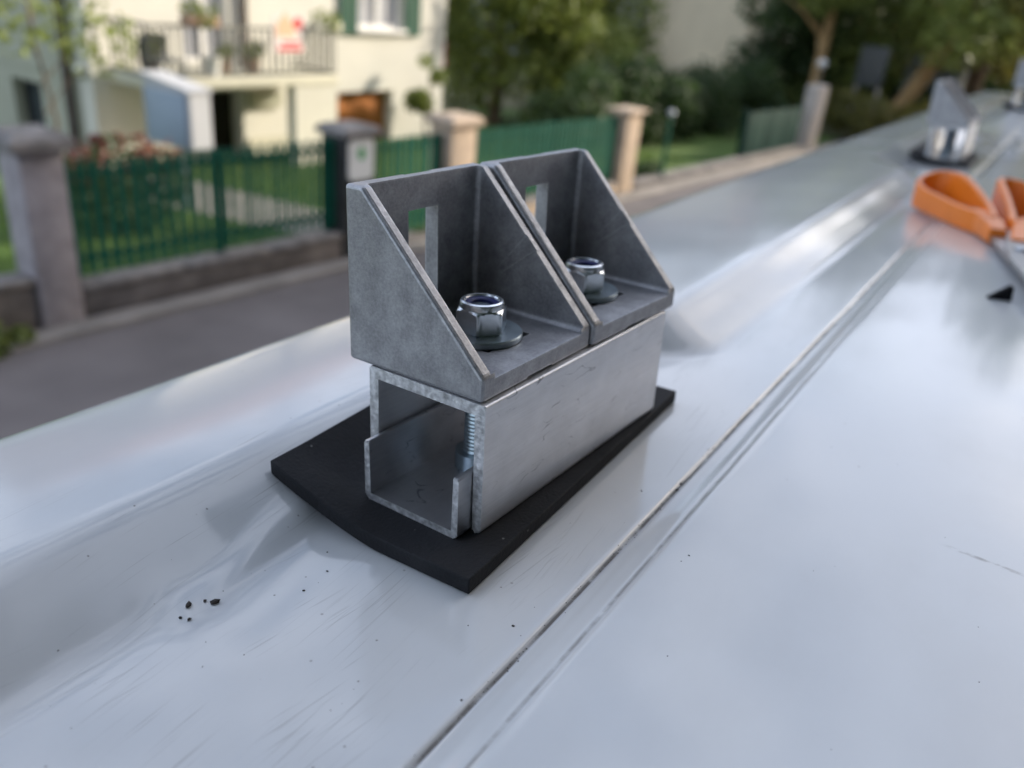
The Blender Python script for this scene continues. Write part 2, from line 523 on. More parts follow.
M['dark_in'] = mat('dark_room', (0.02, 0.017, 0.015), 0.9)
M['wood_orange'] = mat('varnished_wood', (0.42, 0.15, 0.035), 0.55, 0, 0.2, 5)
M['roof_tile'] = mat('roof_tiles', (0.30, 0.13, 0.08), 0.85, 0, 0.25, 8)
M['cab'] = mat('cabinet_grey', (0.52, 0.53, 0.55), 0.5, 0, 0.06, 3)
M['cab_shade'] = mat('cabinet_shade_blue', (0.30, 0.37, 0.45), 0.5, 0, 0.05, 3)  # bluish shade painted on the cabinet side away from the sun
M['galv'] = mat('galvanised_post', (0.38, 0.42, 0.44), 0.5, 0.5, 0.1, 8)
M['banner'] = mat('banner_white', (0.80, 0.70, 0.66), 0.7, 0, 0.04, 3)
M['red'] = mat('banner_red', (0.62, 0.05, 0.06), 0.7, 0, 0.05, 3)
M['peach'] = mat('banner_peach', (0.80, 0.50, 0.32), 0.7, 0, 0.05, 3)
M['pink'] = mat('pink_sign', (0.55, 0.07, 0.16), 0.6, 0, 0.08, 4)
M['terracotta'] = mat('terracotta', (0.30, 0.20, 0.14), 0.8, 0, 0.15, 8)
M['lawn_ground'] = mat('lawn_soil', (0.075, 0.13, 0.022), 0.95, 0, 0.3, 1.5, 0.01, 40)
M['ground'] = mat('ground_earth', (0.12, 0.12, 0.06), 0.95, 0, 0.3, 0.4, 0.01, 20)
M['path'] = mat('path_concrete', (0.30, 0.28, 0.25), 0.9, 0, 0.2, 2, 0.003, 30)
M['bark'] = mat('bark', (0.16, 0.11, 0.07), 0.9, 0, 0.35, 9, 0.02, 20)
M['bark_tan'] = mat('bark_tan', (0.42, 0.28, 0.13), 0.9, 0, 0.3, 9, 0.02, 20)
M['beige'] = mat('beige_render', (0.66, 0.58, 0.42), 0.9, 0, 0.08, 0.8)
M['grey_render'] = mat('grey_render', (0.30, 0.31, 0.31), 0.9, 0, 0.08, 0.8)
M['brick_dark'] = mat('dark_brick', (0.11, 0.085, 0.07), 0.9, 0, 0.25, 3)
M['board'] = mat('board_grey', (0.10, 0.11, 0.11), 0.6, 0, 0.1, 3)
M['blue_grey'] = mat('shed_blue_grey', (0.28, 0.33, 0.36), 0.6, 0, 0.1, 3)
M['tyre'] = mat('tyre_rubber', (0.02, 0.02, 0.02), 0.8)
M['lamp_white'] = mat('lamp_glass', (0.8, 0.8, 0.78), 0.3, 0, 0.02, 3)
M['body'] = mat('van_body_white', (0.70, 0.73, 0.75), 0.18, 0, 0.03, 2)
F_MID = foliage_mat('leaves_mid', (0.09, 0.13, 0.03), (0.30, 0.36, 0.09))
F_DARK = foliage_mat('leaves_dark', (0.022, 0.048, 0.017), (0.085, 0.14, 0.04))
F_LIGHT = foliage_mat('leaves_light', (0.12, 0.16, 0.03), (0.34, 0.40, 0.10))
F_YEL = foliage_mat('leaves_yellow', (0.09, 0.10, 0.02), (0.26, 0.24, 0.06))
F_RED = foliage_mat('petals_red', (0.20, 0.03, 0.03), (0.42, 0.16, 0.11))
F_GRASS = foliage_mat('grass_blades', (0.06, 0.12, 0.012), (0.17, 0.26, 0.03))

# ------------------------------------------------------------------ the van
# frame of the mount: origin at the foot of the near bracket, x along the channel
V0 = Vector((0.1492, 0.1067, 2.6262))
VW = Matrix(((0.9999998, -0.0000316, 0.0006708),
             (0.0, 0.9988894, 0.0471156),
             (-0.0006716, -0.0471156, 0.9988892)))
VAN = Matrix.Translation(V0) @ VW.to_4x4()
ZR = -0.0430                    # level of the roof valley in that frame
YAW = 0.039
ROOF = VAN @ Matrix.Translation((0, 0, ZR)) @ Matrix.Rotation(YAW, 4, 'Z')

def sstep(a, b, x):
    t = np.clip((x-a)/(b-a), 0, 1)
    return t*t*t*(t*(6*t-15)+10)

def flat_ramp(t, e=0.26):
    """0..1 ramp of constant slope with rounded foot and crest"""
    k = 1/(1-e)
    return np.where(t <= 0, 0, np.where(t < e, k*t*t/(2*e), np.where(t < 1-e, k*(t-e/2), np.where(t < 1, 1-k*(1-t)**2/(2*e), 1.0))))

def roof_z(u, v):
    u = np.asarray(u, float); v = np.asarray(v, float)
    # between the mounts the raised field reaches further into the valley
    sh = 0.040*(sstep(0.128, 0.20, u)*sstep(0.86, 0.78, u)+sstep(1.22, 1.30, u)*sstep(1.48, 1.40, u))
    z = 0.0155*flat_ramp((v+sh-0.036)/0.035)
    z = z - 0.55*np.clip(v-0.078, 0, None)**2
    # panel joint on the right: crease, low step, flat panel
    z = z + 0.0022*sstep(-0.033, -0.046, v)
    z = z - 0.0010*np.exp(-((v+0.0322)/0.0009)**2)
    z = z - 0.0004*np.exp(-((v+0.0418)/0.0008)**2)
    # pressed bead that starts in the valley wall in front of the pad
    on = sstep(-0.072, -0.052, u)*sstep(0.03, -0.03, u)
    vc = 0.0385+0.17*(u+0.06)
    z = z + on*(0.0012*np.exp(-((v-vc)/0.0045)**2) - 0.0006*np.exp(-((v-vc+0.013)/0.009)**2))
    z = z + 0.0009*np.exp(-((u+0.063)/0.006)**2-((v-0.040)/0.006)**2)
    # valley opens a little behind the pad
    z = z - 0.0012*sstep(0.13, 0.22, u)*np.exp(-((v-0.012)/0.012)**2)
    # slight oil-canning of the sheet
    z = z + 0.00020*np.sin(u*19+1.0)*np.sin(v*27+0.4) + 0.00005*np.sin(u*61+v*40)
    # roof swells at its far end, crowns to the right
    z = z + 0.034*sstep(1.3, 2.1, u)*sstep(0.07, -0.02, v) - 0.02*sstep(2.6, 3.3, u)
    z = z + 0.018*sstep(-0.1, -0.8, v)
    return z

camper = empty('camper_van', ROOF)
tag(camper, 'white van whose dusty painted roof carries the metal mounts', 'van')
us = np.concatenate([np.arange(-2.4, -0.36, 0.08), np.arange(-0.36, 0.30, 0.0025), np.arange(0.30, 1.2, 0.01), np.arange(1.2, 3.21, 0.03)])
v1 = np.concatenate([np.arange(-1.74, -0.16, 0.04), np.arange(-0.16, -0.05, 0.006), np.arange(-0.05, -0.03, 0.0005), np.arange(-0.03, 0.1211, 0.0015)])
zv_end = float(roof_z(-1.0, 0.139)) - 0.0
nb = 16
verts, faces = [], []
# beyond the shoulder the section turns down to the van's side
turn = []
p0 = np.array([0.1200, 0.0]); p1 = np.array([0.136, -0.0010]); p2 = np.array([0.168, -0.012]); p3 = np.array([0.182, -0.12])
for k in range(1, nb+1):
    t = k/nb
    turn.append((1-t)**3*p0+3*(1-t)**2*t*p1+3*(1-t)*t*t*p2+t**3*p3)
# and the same on the hidden right-hand side
turn_r = [(-1.74-0.06*math.sin(a), -0.12*(1-math.cos(a))) for a in np.linspace(0.15, math.pi/2, 7)]
for u in us:
    row = []
    zr_ = float(roof_z(u, -1.74))
    for (vv, dz) in turn_r[::-1]: row.append((u, vv, zr_+dz))
    zz = roof_z(np.full_like(v1, u), v1)
    row += [(u, float(a), float(b_)) for a, b_ in zip(v1, zz)]
    ze = float(zz[-1])
    row += [(u, float(q[0]), ze+float(q[1])) for q in turn]
    verts += row
nr = len(v1)+nb+len(turn_r)
for i in range(len(us)-1):
    for k in range(nr-1):
        faces.append((i*nr+k, (i+1)*nr+k, (i+1)*nr+k+1, i*nr+k+1))
link('roof', mesh('roof', verts, faces), M['paint'], camper, None, 180)
# body below the roof skin
bm = bmesh.new()
prof = [(-2.42, -0.14), (3.0, -0.12), (3.25, -0.30), (3.55, -0.95), (4.1, -1.25), (4.25, -1.6), (4.25, -2.2), (-2.42, -2.25)]
prism_bm(bm, prof, 1, -1.795, 0.1805)
bmesh.ops.bevel(bm, geom=[e for e in bm.edges if e.calc_length() < 5.6 and abs(e.verts[0].co.y-e.verts[1].co.y) < 0.01], offset=0.03, segments=2, affect='EDGES')
link('body', from_bm('body', bm), M['body'], camper, None, 40)
for (uu, vv) in ((-1.2, 0.10), (-1.2, -1.68), (3.0, 0.10), (3.0, -1.68)):
    ty = link('tyre', lathe_me('tyre', [(0.20, -0.11), (0.31, -0.12), (0.34, -0.09), (0.34, 0.09), (0.31, 0.12), (0.20, 0.11)], 32), M['tyre'], camper,
              Matrix.Translation((uu, vv, -2.23)) @ Matrix.Rotation(R(90), 4, 'X'), 40)
    link('rim', lathe_me('rim', [(0.05, -0.10), (0.21, -0.115), (0.21, 0.115), (0.05, 0.10)], 24), M['steel'], ty, None, 40)
for vv, s in ((0.1805, 1), (-1.795, -1)):
    for a, b_ in ((-1.9, -0.4), (-0.2, 1.4), (1.7, 2.9)):
        y0, y1 = (vv+0.002, vv+0.006) if s > 0 else (vv-0.006, vv-0.002)
        box('window', a, b_, y0, y1, -0.98, -0.40, M['glass'], camper, 0.0015)

# grit lying on the roof: tiny, uncountable
bm = bmesh.new()
def crumb(u, v, r):
    r *= 0.55
    z = float(roof_z(u, v))
    ret = bmesh.ops.create_icosphere(bm, subdivisions=1, radius=r, matrix=Matrix.Translation((u, v, z+r*0.35)) @ Matrix.Rotation(random.uniform(0, 6), 4, 'Z') @ Matrix.Diagonal((random.uniform(0.8, 1.7), 1, 0.6, 1)))
    for v_ in ret['verts']: v_.co += Vector((random.uniform(-.3, .3), random.uniform(-.3, .3), random.uniform(-.2, .2)))*r
for uu in np.arange(-0.09, 0.25, 0.0013):
    if random.random() < 0.6: crumb(uu, -0.0322+random.gauss(0, 0.0007), random.uniform(0.00012, 0.00036))
for uu, vv, rr in ((-0.0615, 0.0385, 0.0014), (-0.0565, 0.0355, 0.0016), (-0.0640, 0.0352, 0.0009), (-0.0580, 0.0372, 0.0008), (-0.0650, 0.0370, 0.0006),
                   (-0.0310, 0.0240, 0.0005), (-0.0400, 0.0230, 0.0006), (0.0650, -0.0322, 0.0009), (0.0690, -0.0318, 0.0008), (0.0560, -0.0240, 0.0005),
                   (-0.0200, -0.0260, 0.0006), (-0.0460, -0.0300, 0.0005), (-0.0250, 0.0300, 0.0005), (0.0300, -0.0500, 0.0004)):
    crumb(uu, vv, rr)
for _ in range(60): crumb(random.uniform(-0.11, 0.3), random.uniform(-0.03, 0.06), random.uniform(0.00012, 0.00030))
for _ in range(22): crumb(random.uniform(-0.05, 0.3), random.uniform(-0.17, -0.045), random.uniform(0.00012, 0.00028))
tag(link('dirt_crumbs', from_bm('dirt_crumbs', bm), M['grit'], None, ROOF), 'tiny dark dirt crumbs scattered along the roof joint', 'dirt', kind='stuff')

# ------------------------------------------------------------------ the mount
BW, BD, BH = 0.0538, 0.0463, 0.0483        # one bracket: width, depth, height
def evaluated(o):
    dg = bpy.context.evaluated_depsgraph_get()
    return bpy.data.meshes.new_from_object(o.evaluated_get(dg))

def make_bracket_mesh():
    bm = bmesh.new()
    prism_bm(bm, [(0, 0), (BD, 0), (BD, BH), (BD-0.0062, BH), (0.0, 0.0068)], 0, 0, BW)
    bmesh.ops.recalc_face_normals(bm, faces=bm.faces[:])
    bmesh.ops.bevel(bm, geom=bm.edges[:], offset=0.0011, segments=3, affect='EDGES', profile=0.5)
    base = link('tmp_base', from_bm('tmp_base', bm))
    tmp = [base]
    def cut(me):
        o = link('tmp_cut', me)
        md = base.modifiers.new('b', 'BOOLEAN')
        md.operation = 'DIFFERENCE'; md.solver = 'EXACT'; md.object = o
        tmp.append(o)
    t = 0.0030
    bm = bmesh.new()            # pocket with draft
    lo = [(t+0.0007, 0.0008), (BW-t-0.0007, 0.0008), (BW-t-0.0007, BD-0.0050), (t+0.0007, BD-0.0050)]
    hi = [(t-0.0003, -0.02), (BW-t+0.0003, -0.02), (BW-t+0.0003, BD-0.0042), (t-0.0003, BD-0.0042)]
    a = [bm.verts.new((x, y, 0.0056)) for x, y in lo]
    b_ = [bm.verts.new((x, y, 0.07)) for x, y in hi]
    bm.faces.new(a[::-1]); bm.faces.new(b_)
    for i in range(4): bm.faces.new((a[i], a[(i+1) % 4], b_[(i+1) % 4], b_[i]))
    bmesh.ops.recalc_face_normals(bm, faces=bm.faces[:])
    bmesh.ops.bevel(bm, geom=[e for e in bm.edges if min(v.co.y for v in e.verts) > 0.0 and not all(v.co.z > 0.06 for v in e.verts)], offset=0.0016, segments=4, affect='EDGES', profile=0.5)
    # open the pocket at the front, above the lip
    cut(from_bm('tmp_cut', bm))
    bm = bmesh.new(); bm_box(bm, t+0.0023, BW-t-0.0023, -0.01, 0.004, 0.00562, 0.05); cut(from_bm('tmp_cut', bm))
    bm = bmesh.new(); bm_box(bm, 0.0195, 0.0322, BD-0.02, BD+0.01, 0.0125, 0.0390); cut(from_bm('tmp_cut', bm))       # slot
    bm = bmesh.new(); bm_box(bm, 0.0205, 0.0330, -0.01, 0.006, -0.01, 0.0011); cut(from_bm('tmp_cut', bm))            # relief under the lip
    bm = bmesh.new(); bm_box(bm, 0.0210, 0.0330, BD-0.0018, BD+0.01, BH-0.0012, BH+0.01); cut(from_bm('tmp_cut', bm))  # relief in the top edge
    bm = bmesh.new(); bm_box(bm, 0.0180, 0.0382, 0.0115, 0.0300, -0.01, 0.02); cut(from_bm('tmp_cut', bm))            # bolt slot
    me = evaluated(base)
    for o in tmp: bpy.data.objects.remove(o)
    me.name = 'angle_bracket'
    return me

bracket_me = make_bracket_mesh()
# raised casting strip on the inner face of the far gusset
bm = bmesh.new()
tq = BW-0.0030-0.0004
pts = [(0.0185, 0.0268), (0.0225, 0.0309), (0.0325, 0.0190), (0.0310, 0.0172)]
prism_bm(bm, pts, 0, tq-0.00025, tq+0.0010)
strip_me = from_bm('casting_strip', bm)

def u_section(w, h, t, r_out, closed_top):
    """outline (y, z) of a U channel from y 0..w; legs down when closed_top"""
    def arc(cx, cz, r, a0, a1, n=5):
        return [(cx+r*math.cos(R(a0+(a1-a0)*k/n)), cz+r*math.sin(R(a0+(a1-a0)*k/n))) for k in range(n+1)]
    rl = t*0.45 if not closed_top else t*0.62
    pts = []
    pts += arc(rl, -h+rl, rl, 270, 180)
    pts += arc(r_out, -r_out, r_out, 180, 90)
    pts += arc(w-r_out, -r_out, r_out, 90, 0)
    pts += arc(w-rl, -h+rl, rl, 0, -90)
    pts += arc(w-t+rl*0.5, -h+rl*0.5, rl*0.5, 270, 180)
    pts += [(w-t, -t), (t, -t)]
    pts += arc(t-rl*0.5, -h+rl*0.5, rl*0.5, 0, -90)
    if not closed_top: pts = [(y, -h-z) for y, z in pts]
    return pts

def channel_me(name, pts, x0, x1, bev):
    bm = bmesh.new()
    prism_bm(bm, pts, 0, x0, x1)
    caps = [f for f in bm.faces if len(f.verts) > 4]
    es = list({e for f in caps for e in f.edges})
    if bev: bmesh.ops.bevel(bm, geom=es, offset=bev, segments=1, affect='EDGES')
    big = [f for f in bm.faces if len(f.verts) > 4]
    bmesh.ops.triangulate(bm, faces=big)
    me = from_bm(name, bm)
    return me

HC = 0.0385
out_pts = [(y-0.0021, z) for y, z in u_section(0.0402, HC-0.0002, 0.0029, 0.0007, True)]
in_pts = [(y+0.00125, z-0.0196) for y, z in u_section(0.0336, HC-0.0196-0.0003, 0.0018, 0.0014, False)]
outer_me = channel_me('outer_channel', out_pts, 0.0, 0.1029, 0.0004)
inner_me = channel_me('inner_channel', in_pts, -0.0058, 0.1005, 0.0003)

AP = 0.0065
def hexr(t, r):
    a = (t % (math.pi/3)) - math.pi/6
    return min(r, AP/math.cos(a))
nut_me = lathe_me('lock_nut', [(0.0046, 0.0), (0.0069, 0.0), (0.0076, 0.0004), (0.0076, 0.0058), (0.0071, 0.0062), (0.0066, 0.0065), (0.00635, 0.0068),
                               (0.0063, 0.0078), (0.0061, 0.0085), (0.0056, 0.0088), (0.0050, 0.0087), (0.0047, 0.0083), (0.0043, 0.0)], 96, hexr, True)
nylon_me = lathe_me('nylon_ring', [(0.0032, 0.0066), (0.00455, 0.0066), (0.0047, 0.0080), (0.0043, 0.0081), (0.0035, 0.0079), (0.0032, 0.0076)], 48, None, True)
washer_me = lathe_me('washer', [(0.0043, 0.0), (0.0117, 0.0), (0.0120, 0.0004), (0.0120, 0.0016), (0.0117, 0.0020), (0.0090, 0.00205), (0.0043, 0.0020)], 64, None, True)
bolt_prof = [(0.0064, -0.0365), (0.0064, -0.0312), (0.0040, -0.0312)]
z = -0.0310
while z < 0.0130:
    bolt_prof += [(0.0039, z), (0.0037, z+0.0006)]
    z += 0.00125
bolt_prof += [(0.0036, 0.0142), (0.0028, 0.0147)]
bolt_me = lathe_me('bolt', bolt_prof, 28)

def add_cut(me, main, cutm):
    me.materials.append(main); me.materials.append(cutm)
    for p in me.polygons:
        if abs(p.normal.x) > 0.8: p.material_index = 1
add_cut(outer_me, M['alu'], M['alu_cut'])
add_cut(inner_me, M['alu_in'], M['alu_cut'])

mount = empty('roof_mount', VAN)
tag(mount, 'aluminium channel with two bolted cast brackets on the pad beside the dirt crumbs', 'bracket mount', 'bracket mounts fixed along the van roof')
link('outer_channel', outer_me, M['alu'], mount)
link('inner_channel', inner_me, M['alu_in'], mount)
yaws = (0.011, -0.025)
for k in range(2):
    x0 = k*(BW+0.0013)
    mb = Matrix.Translation((x0+BW/2, BD/2-0.0004-k*0.0012, 0.0001)) @ Matrix.Rotation(yaws[k], 4, 'Z') @ Matrix.Translation((-BW/2, -BD/2, 0))
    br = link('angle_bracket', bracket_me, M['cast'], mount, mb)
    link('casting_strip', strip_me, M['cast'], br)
    nx, ny = (0.0274, 0.0208) if k == 0 else (0.0832, 0.0204)
    tilt = Matrix.Rotation(R(1.5 if k else -1), 4, 'X')
    link('washer', washer_me, M['zinc_dull'], mount, Matrix.Translation((nx, ny, 0.0057)), 35)
    nt_ = link('lock_nut', nut_me, M['zinc'], mount, Matrix.Translation((nx, ny, 0.0078)) @ Matrix.Rotation(R(27+k*6), 4, 'Z'), 28)
    link('nylon_ring', nylon_me, M['nylon'], nt_, None, 40)
    link('bolt', bolt_me, M['zinc_dull'], mount, Matrix.Translation((nx, ny, 0)), 30)

# rubber pads: bent to lie in the roof valley
def make_pad(name, corners, label, base_m):
    """corners (front, right, back, left) in the mount's frame, draped on the roof"""
    nu, nv, th = 36, 30, 0.0045
    c = [np.array(p) for p in corners]
    inv = ROOF.inverted() @ base_m
    top, bot = [], []
    for j in range(nv+1):
        for i in range(nu+1):
            a, b2 = i/nu, j/nv
            p = (1-a)*(1-b2)*c[0]+a*(1-b2)*c[1]+a*b2*c[2]+(1-a)*b2*c[3]
            q = inv @ Vector((p[0], p[1], ZR))
            st_ = 0.018+0.020*float(sstep(-0.017, -0.004, p[0]))
            zt = 0.0003+0.0102*max(0.0, (p[1]-st_)/(0.0585-st_))**1.4
            bot.append((p[0], p[1], ZR+zt)); top.append((p[0], p[1], ZR+zt+th))
    vs_ = bot+top
    n = len(bot); W_ = nu+1
    fs = []
    for j in range(nv):
        for i in range(nu):
            q = (j*W_+i, j*W_+i+1, (j+1)*W_+i+1, (j+1)*W_+i)
            fs.append(q[::-1]); fs.append(tuple(k+n for k in q))
    ring = [i for i in range(W_)] + [j*W_+nu for j in range(1, nv+1)] + [nv*W_+i for i in range(nu-1, -1, -1)] + [j*W_ for j in range(nv-1, 0, -1)]
    for k in range(len(ring)):
        a, b2 = ring[k], ring[(k+1) % len(ring)]
        fs.append((a, b2, b2+n, a+n))
    o = link(name, mesh(name, vs_, fs), M['rubber'], None, base_m, 30)
    md = o.modifiers.new('bev', 'BEVEL'); md.width = 0.0004; md.segments = 2; md.limit_method = 'ANGLE'; md.angle_limit = R(60)
    tag(o, label, 'rubber pad', 'rubber pads under the mounts')
    return o
make_pad('rubber_pad', ((-0.0170, -0.0117), (0.1251, -0.0012), (0.1215, 0.0665), (-0.0205, 0.0575)), 'black rubber pad beside the dirt crumbs, bent up along one edge in the roof valley', VAN)

def place_mount(x, y, zz, yaw, label, pad_label):
    m_ = VAN @ Matrix.Translation((x, y, zz)) @ Matrix.Rotation(yaw, 4, 'Z')
    c = copy_tree(mount)
    c.matrix_world = m_
    c['label'] = label
    q = ROOF.inverted() @ m_ @ Vector((0.05, 0.02, 0))
    make_pad('rubber_pad', ((-0.018, -0.014), (0.122, -0.010), (0.120, 0.056), (-0.020, 0.054)), pad_label, m_)
place_mount(0.9845, 0.0318, 0.0005, YAW, 'twin bracket mount standing on the roof just behind the orange scissors', 'black rubber pad under the mount just behind the orange scissors')
place_mount(1.80, 0.030, 0.0225, YAW, 'last bracket mount on the roof, at the van end near the road bend', 'black rubber pad under the last mount at the van end')

# ------------------------------------------------------------------ scissors
def sweep_loop(name, path, w, h, closed, zc, rr=0.35):
    """rounded upright band following a flat path (x, y); w thickness, h height (scalars or lists)"""
    n = len(path)
    sec = []
    for cx, cz, a0 in ((1, 1, 0), (-1, 1, 90), (-1, -1, 180), (1, -1, 270)):
        for k in range(4):
            a = R(a0+30*k)
            sec.append((cx*(1-rr)+rr*math.cos(a), cz*(1-rr*0.6)+rr*0.6*math.sin(a)))
    vs_, fs = [], []
    for i, p in enumerate(path):
        q0 = path[(i-1) % n] if closed or i > 0 else p
        q1 = path[(i+1) % n] if closed or i < n-1 else p
        d = Vector((q1[0]-q0[0], q1[1]-q0[1])).normalized()
        nn = Vector((-d.y, d.x))
        ww = w[i] if isinstance(w, (list, np.ndarray)) else w
        hh = h[i] if isinstance(h, (list, np.ndarray)) else h
        for a, b_ in sec:
            vs_.append((p[0]+nn.x*a*ww/2, p[1]+nn.y*a*ww/2, zc+b_*hh/2))
    m_ = len(sec)
    for i in range(n if closed else n-1):
        j = (i+1) % n
        for k in range(m_):
            fs.append((i*m_+k, i*m_+(k+1) % m_, j*m_+(k+1) % m_, j*m_+k))
    if not closed:
        fs.append(tuple(range(m_))[::-1]); fs.append(tuple((n-1)*m_+k for k in range(m_)))
    bm = bmesh.new()
    me = mesh(name, vs_, fs)
    bm.from_mesh(me); bmesh.ops.recalc_face_normals(bm, faces=bm.faces[:]); bm.to_mesh(me); bm.free()
    return me

def closed_curve(pts, sub=5):
    """Catmull-Rom through (x, y, h) points, closed"""
    out = []
    n = len(pts)
    for i in range(n):
        a, b_, c, d = (np.array(pts[(i+k-1) % n]) for k in range(4))
        for k in range(sub):
            t = k/sub
            out.append(0.5*(2*b_+(c-a)*t+(2*a-5*b_+4*c-d)*t*t+(3*b_-a-3*c+d)*t**3))
    return out
PIV = np.array((0.470, -0.083))
sciss = empty('scissors', VAN @ Matrix.Translation((PIV[0], PIV[1], ZR+0.0028)))
tag(sciss, 'open scissors with chunky orange plastic handles lying on the roof', 'scissors')
def handle(pts, shank):
    c = closed_curve([(x-PIV[0], y-PIV[1], h) for x, y, h in pts])
    path = [(p[0], p[1]) for p in c]
    hs = np.array([p[2] for p in c])
    me = sweep_loop('handle', path, 0.0052, 1.0, True, 0.5, 0.45)
    m_ = len(me.vertices)//len(path)
    for k, v_ in enumerate(me.vertices): v_.co.z = 0.0005+v_.co.z*hs[k//m_]
    h_ = link('handle', me, M['orange'], sciss, None, 50)
    pth = [(x-PIV[0], y-PIV[1]) for x, y, h, w in shank]
    me = sweep_loop('shank', pth, [q[3] for q in shank], 1.0, False, 0.5, 0.45)
    m_ = len(me.vertices)//len(pth)
    for k, v_ in enumerate(me.vertices): v_.co.z = 0.0008+v_.co.z*shank[k//m_][2]
    link('shank', me, M['orange'], sciss, None, 50)
handle([(0.548, -0.055, 0.016), (0.560, -0.040, 0.016), (0.580, -0.024, 0.016), (0.602, -0.008, 0.017), (0.620, 0.005, 0.018), (0.634, 0.013, 0.021), (0.645, 0.012, 0.025),
        (0.653, 0.003, 0.029), (0.652, -0.009, 0.030), (0.638, -0.020, 0.030), (0.618, -0.029, 0.028), (0.597, -0.038, 0.025), (0.575, -0.048, 0.020)],
       [(0.570, -0.042, 0.0155, 0.010), (0.556, -0.050, 0.0155, 0.015), (0.540, -0.057, 0.014, 0.014), (0.524, -0.063, 0.011, 0.011)])
handle([(0.545, -0.070, 0.016), (0.570, -0.064, 0.019), (0.595, -0.058, 0.023), (0.625, -0.050, 0.028), (0.645, -0.046, 0.031), (0.652, -0.058, 0.030), (0.648, -0.077, 0.027),
        (0.630, -0.091, 0.024), (0.600, -0.096, 0.020), (0.570, -0.092, 0.017), (0.550, -0.082, 0.016)],
       [(0.560, -0.077, 0.0155, 0.013), (0.542, -0.077, 0.0150, 0.016), (0.520, -0.078, 0.013, 0.014), (0.498, -0.079, 0.011, 0.012)])
for ang, zz in ((math.atan2(0.020, 0.060), 0.0035), (math.atan2(0.006, 0.04), 0.0072)):
    bm = bmesh.new()
    prism_bm(bm, [(0.075, -0.005), (0.075, 0.005), (0.0, 0.009), (-0.03, 0.008), (-0.11, -0.003), (-0.115, -0.006), (-0.03, -0.008), (0.0, -0.009)], 2, zz, zz+0.003)
    link('blade', from_bm('blade', bm), M['steel'], sciss, Matrix.Rotation(ang, 4, 'Z'))
link('pivot_screw', lathe_me('pivot_screw', [(0.004, 0.003), (0.004, 0.0104), (0.0055, 0.0106), (0.005, 0.0121), (0.003, 0.0127)], 24), M['steel'], sciss, None, 40)

# black plastic scrap
bm = bmesh.new()
prism_bm(bm, [(0, 0), (0.0125, -0.0002), (0.0118, 0.0078), (0.0105, 0.0082)], 1, -0.002, 0.002)
tri_m = VAN @ Matrix.Translation((0.372, -0.0775, ZR+0.0025)) @ Matrix.Rotation(R(-68), 4, 'Z')
tag(link('plastic_scrap', from_bm('plastic_scrap', bm), M['black_plastic'], None, tri_m), 'small black triangular scrap on the roof near the scissors', 'scrap')

# ------------------------------------------------------------------ ground
def sheet(name, pts, z, m_, kind='structure'):
    o = link(name, mesh(name, [(x, y, z) for x, y in pts], [tuple(range(len(pts)))]), m_)
    return tag(o, kind=kind)
sheet('ground', [(-150, -150), (250, -150), (250, 250), (-150, 250)], -0.03, M['ground'])
def fy(x): return 6.36-0.036*x          # line of the garden wall
sheet('road', [(-40, -3.6), (90, -12), (90, fy(60)-0.4), (-40, fy(-40)-0.25)], 0.0, M['asphalt'])
sheet('lawn', [(-12, fy(-12)+0.2), (24, fy(24)+0.2), (24, 10.99), (-12, 22)], 0.012, M['lawn_ground'])
sheet('garden_path', [(6.35, fy(6.4)+0.22), (7.35, fy(7.3)+0.22), (6.6, 10.9), (5.3, 10.9)], 0.020, M['path'])
FR = Matrix.Translation((0, 6.36, 0)) @ Matrix.Rotation(math.atan(-0.036), 4, 'Z')   # s along the fence, n behind it
kb = box('kerb', -12, 24, -0.24, -0.004, -0.02, 0.045, M['kerb'], None, 0.015, FR)
tag(kb, kind='structure')

# ------------------------------------------------------------------ garden wall, pillars, fences
def wall(s0, s1, h, label, m_, n0=0.0, n1=0.24, cope=True):
    w = empty('garden_wall', FR @ Matrix.Translation((s0, 0, 0)))
    tag(w, label, 'wall')
    Ls = s1-s0
    box('wall_body', 0, Ls, n0+0.02, n1-0.02, 0, h-0.05, m_, w, 0.008)
    if cope:
        nn = max(1, round(Ls/0.9))
        for k in range(nn):
            box('coping_stone', k*Ls/nn+0.004, (k+1)*Ls/nn-0.004, n0, n1, h-0.049, h, M['pillar_cap'], w, 0.008)
    return w
wall(-10, 2.85, 0.44, 'low dark mossy wall beside the lone grey granite pillar', M['wallstone'])
wall(3.19, 5.93, 0.30, 'low concrete wall carrying the picket fence before the cabinet', M['wallstone'])
wall(6.40, 7.50, 0.10, 'low sill below the green garden gate', M['wallstone'], cope=False)
wall(8.02, 11.52, 0.22, 'low sandstone wall under the sunlit green fence', M['sandstone'])
wall(12.02, 20.0, 0.14, 'long low kerb wall between the slim pillar and whitish pillar', M['wallstone'])

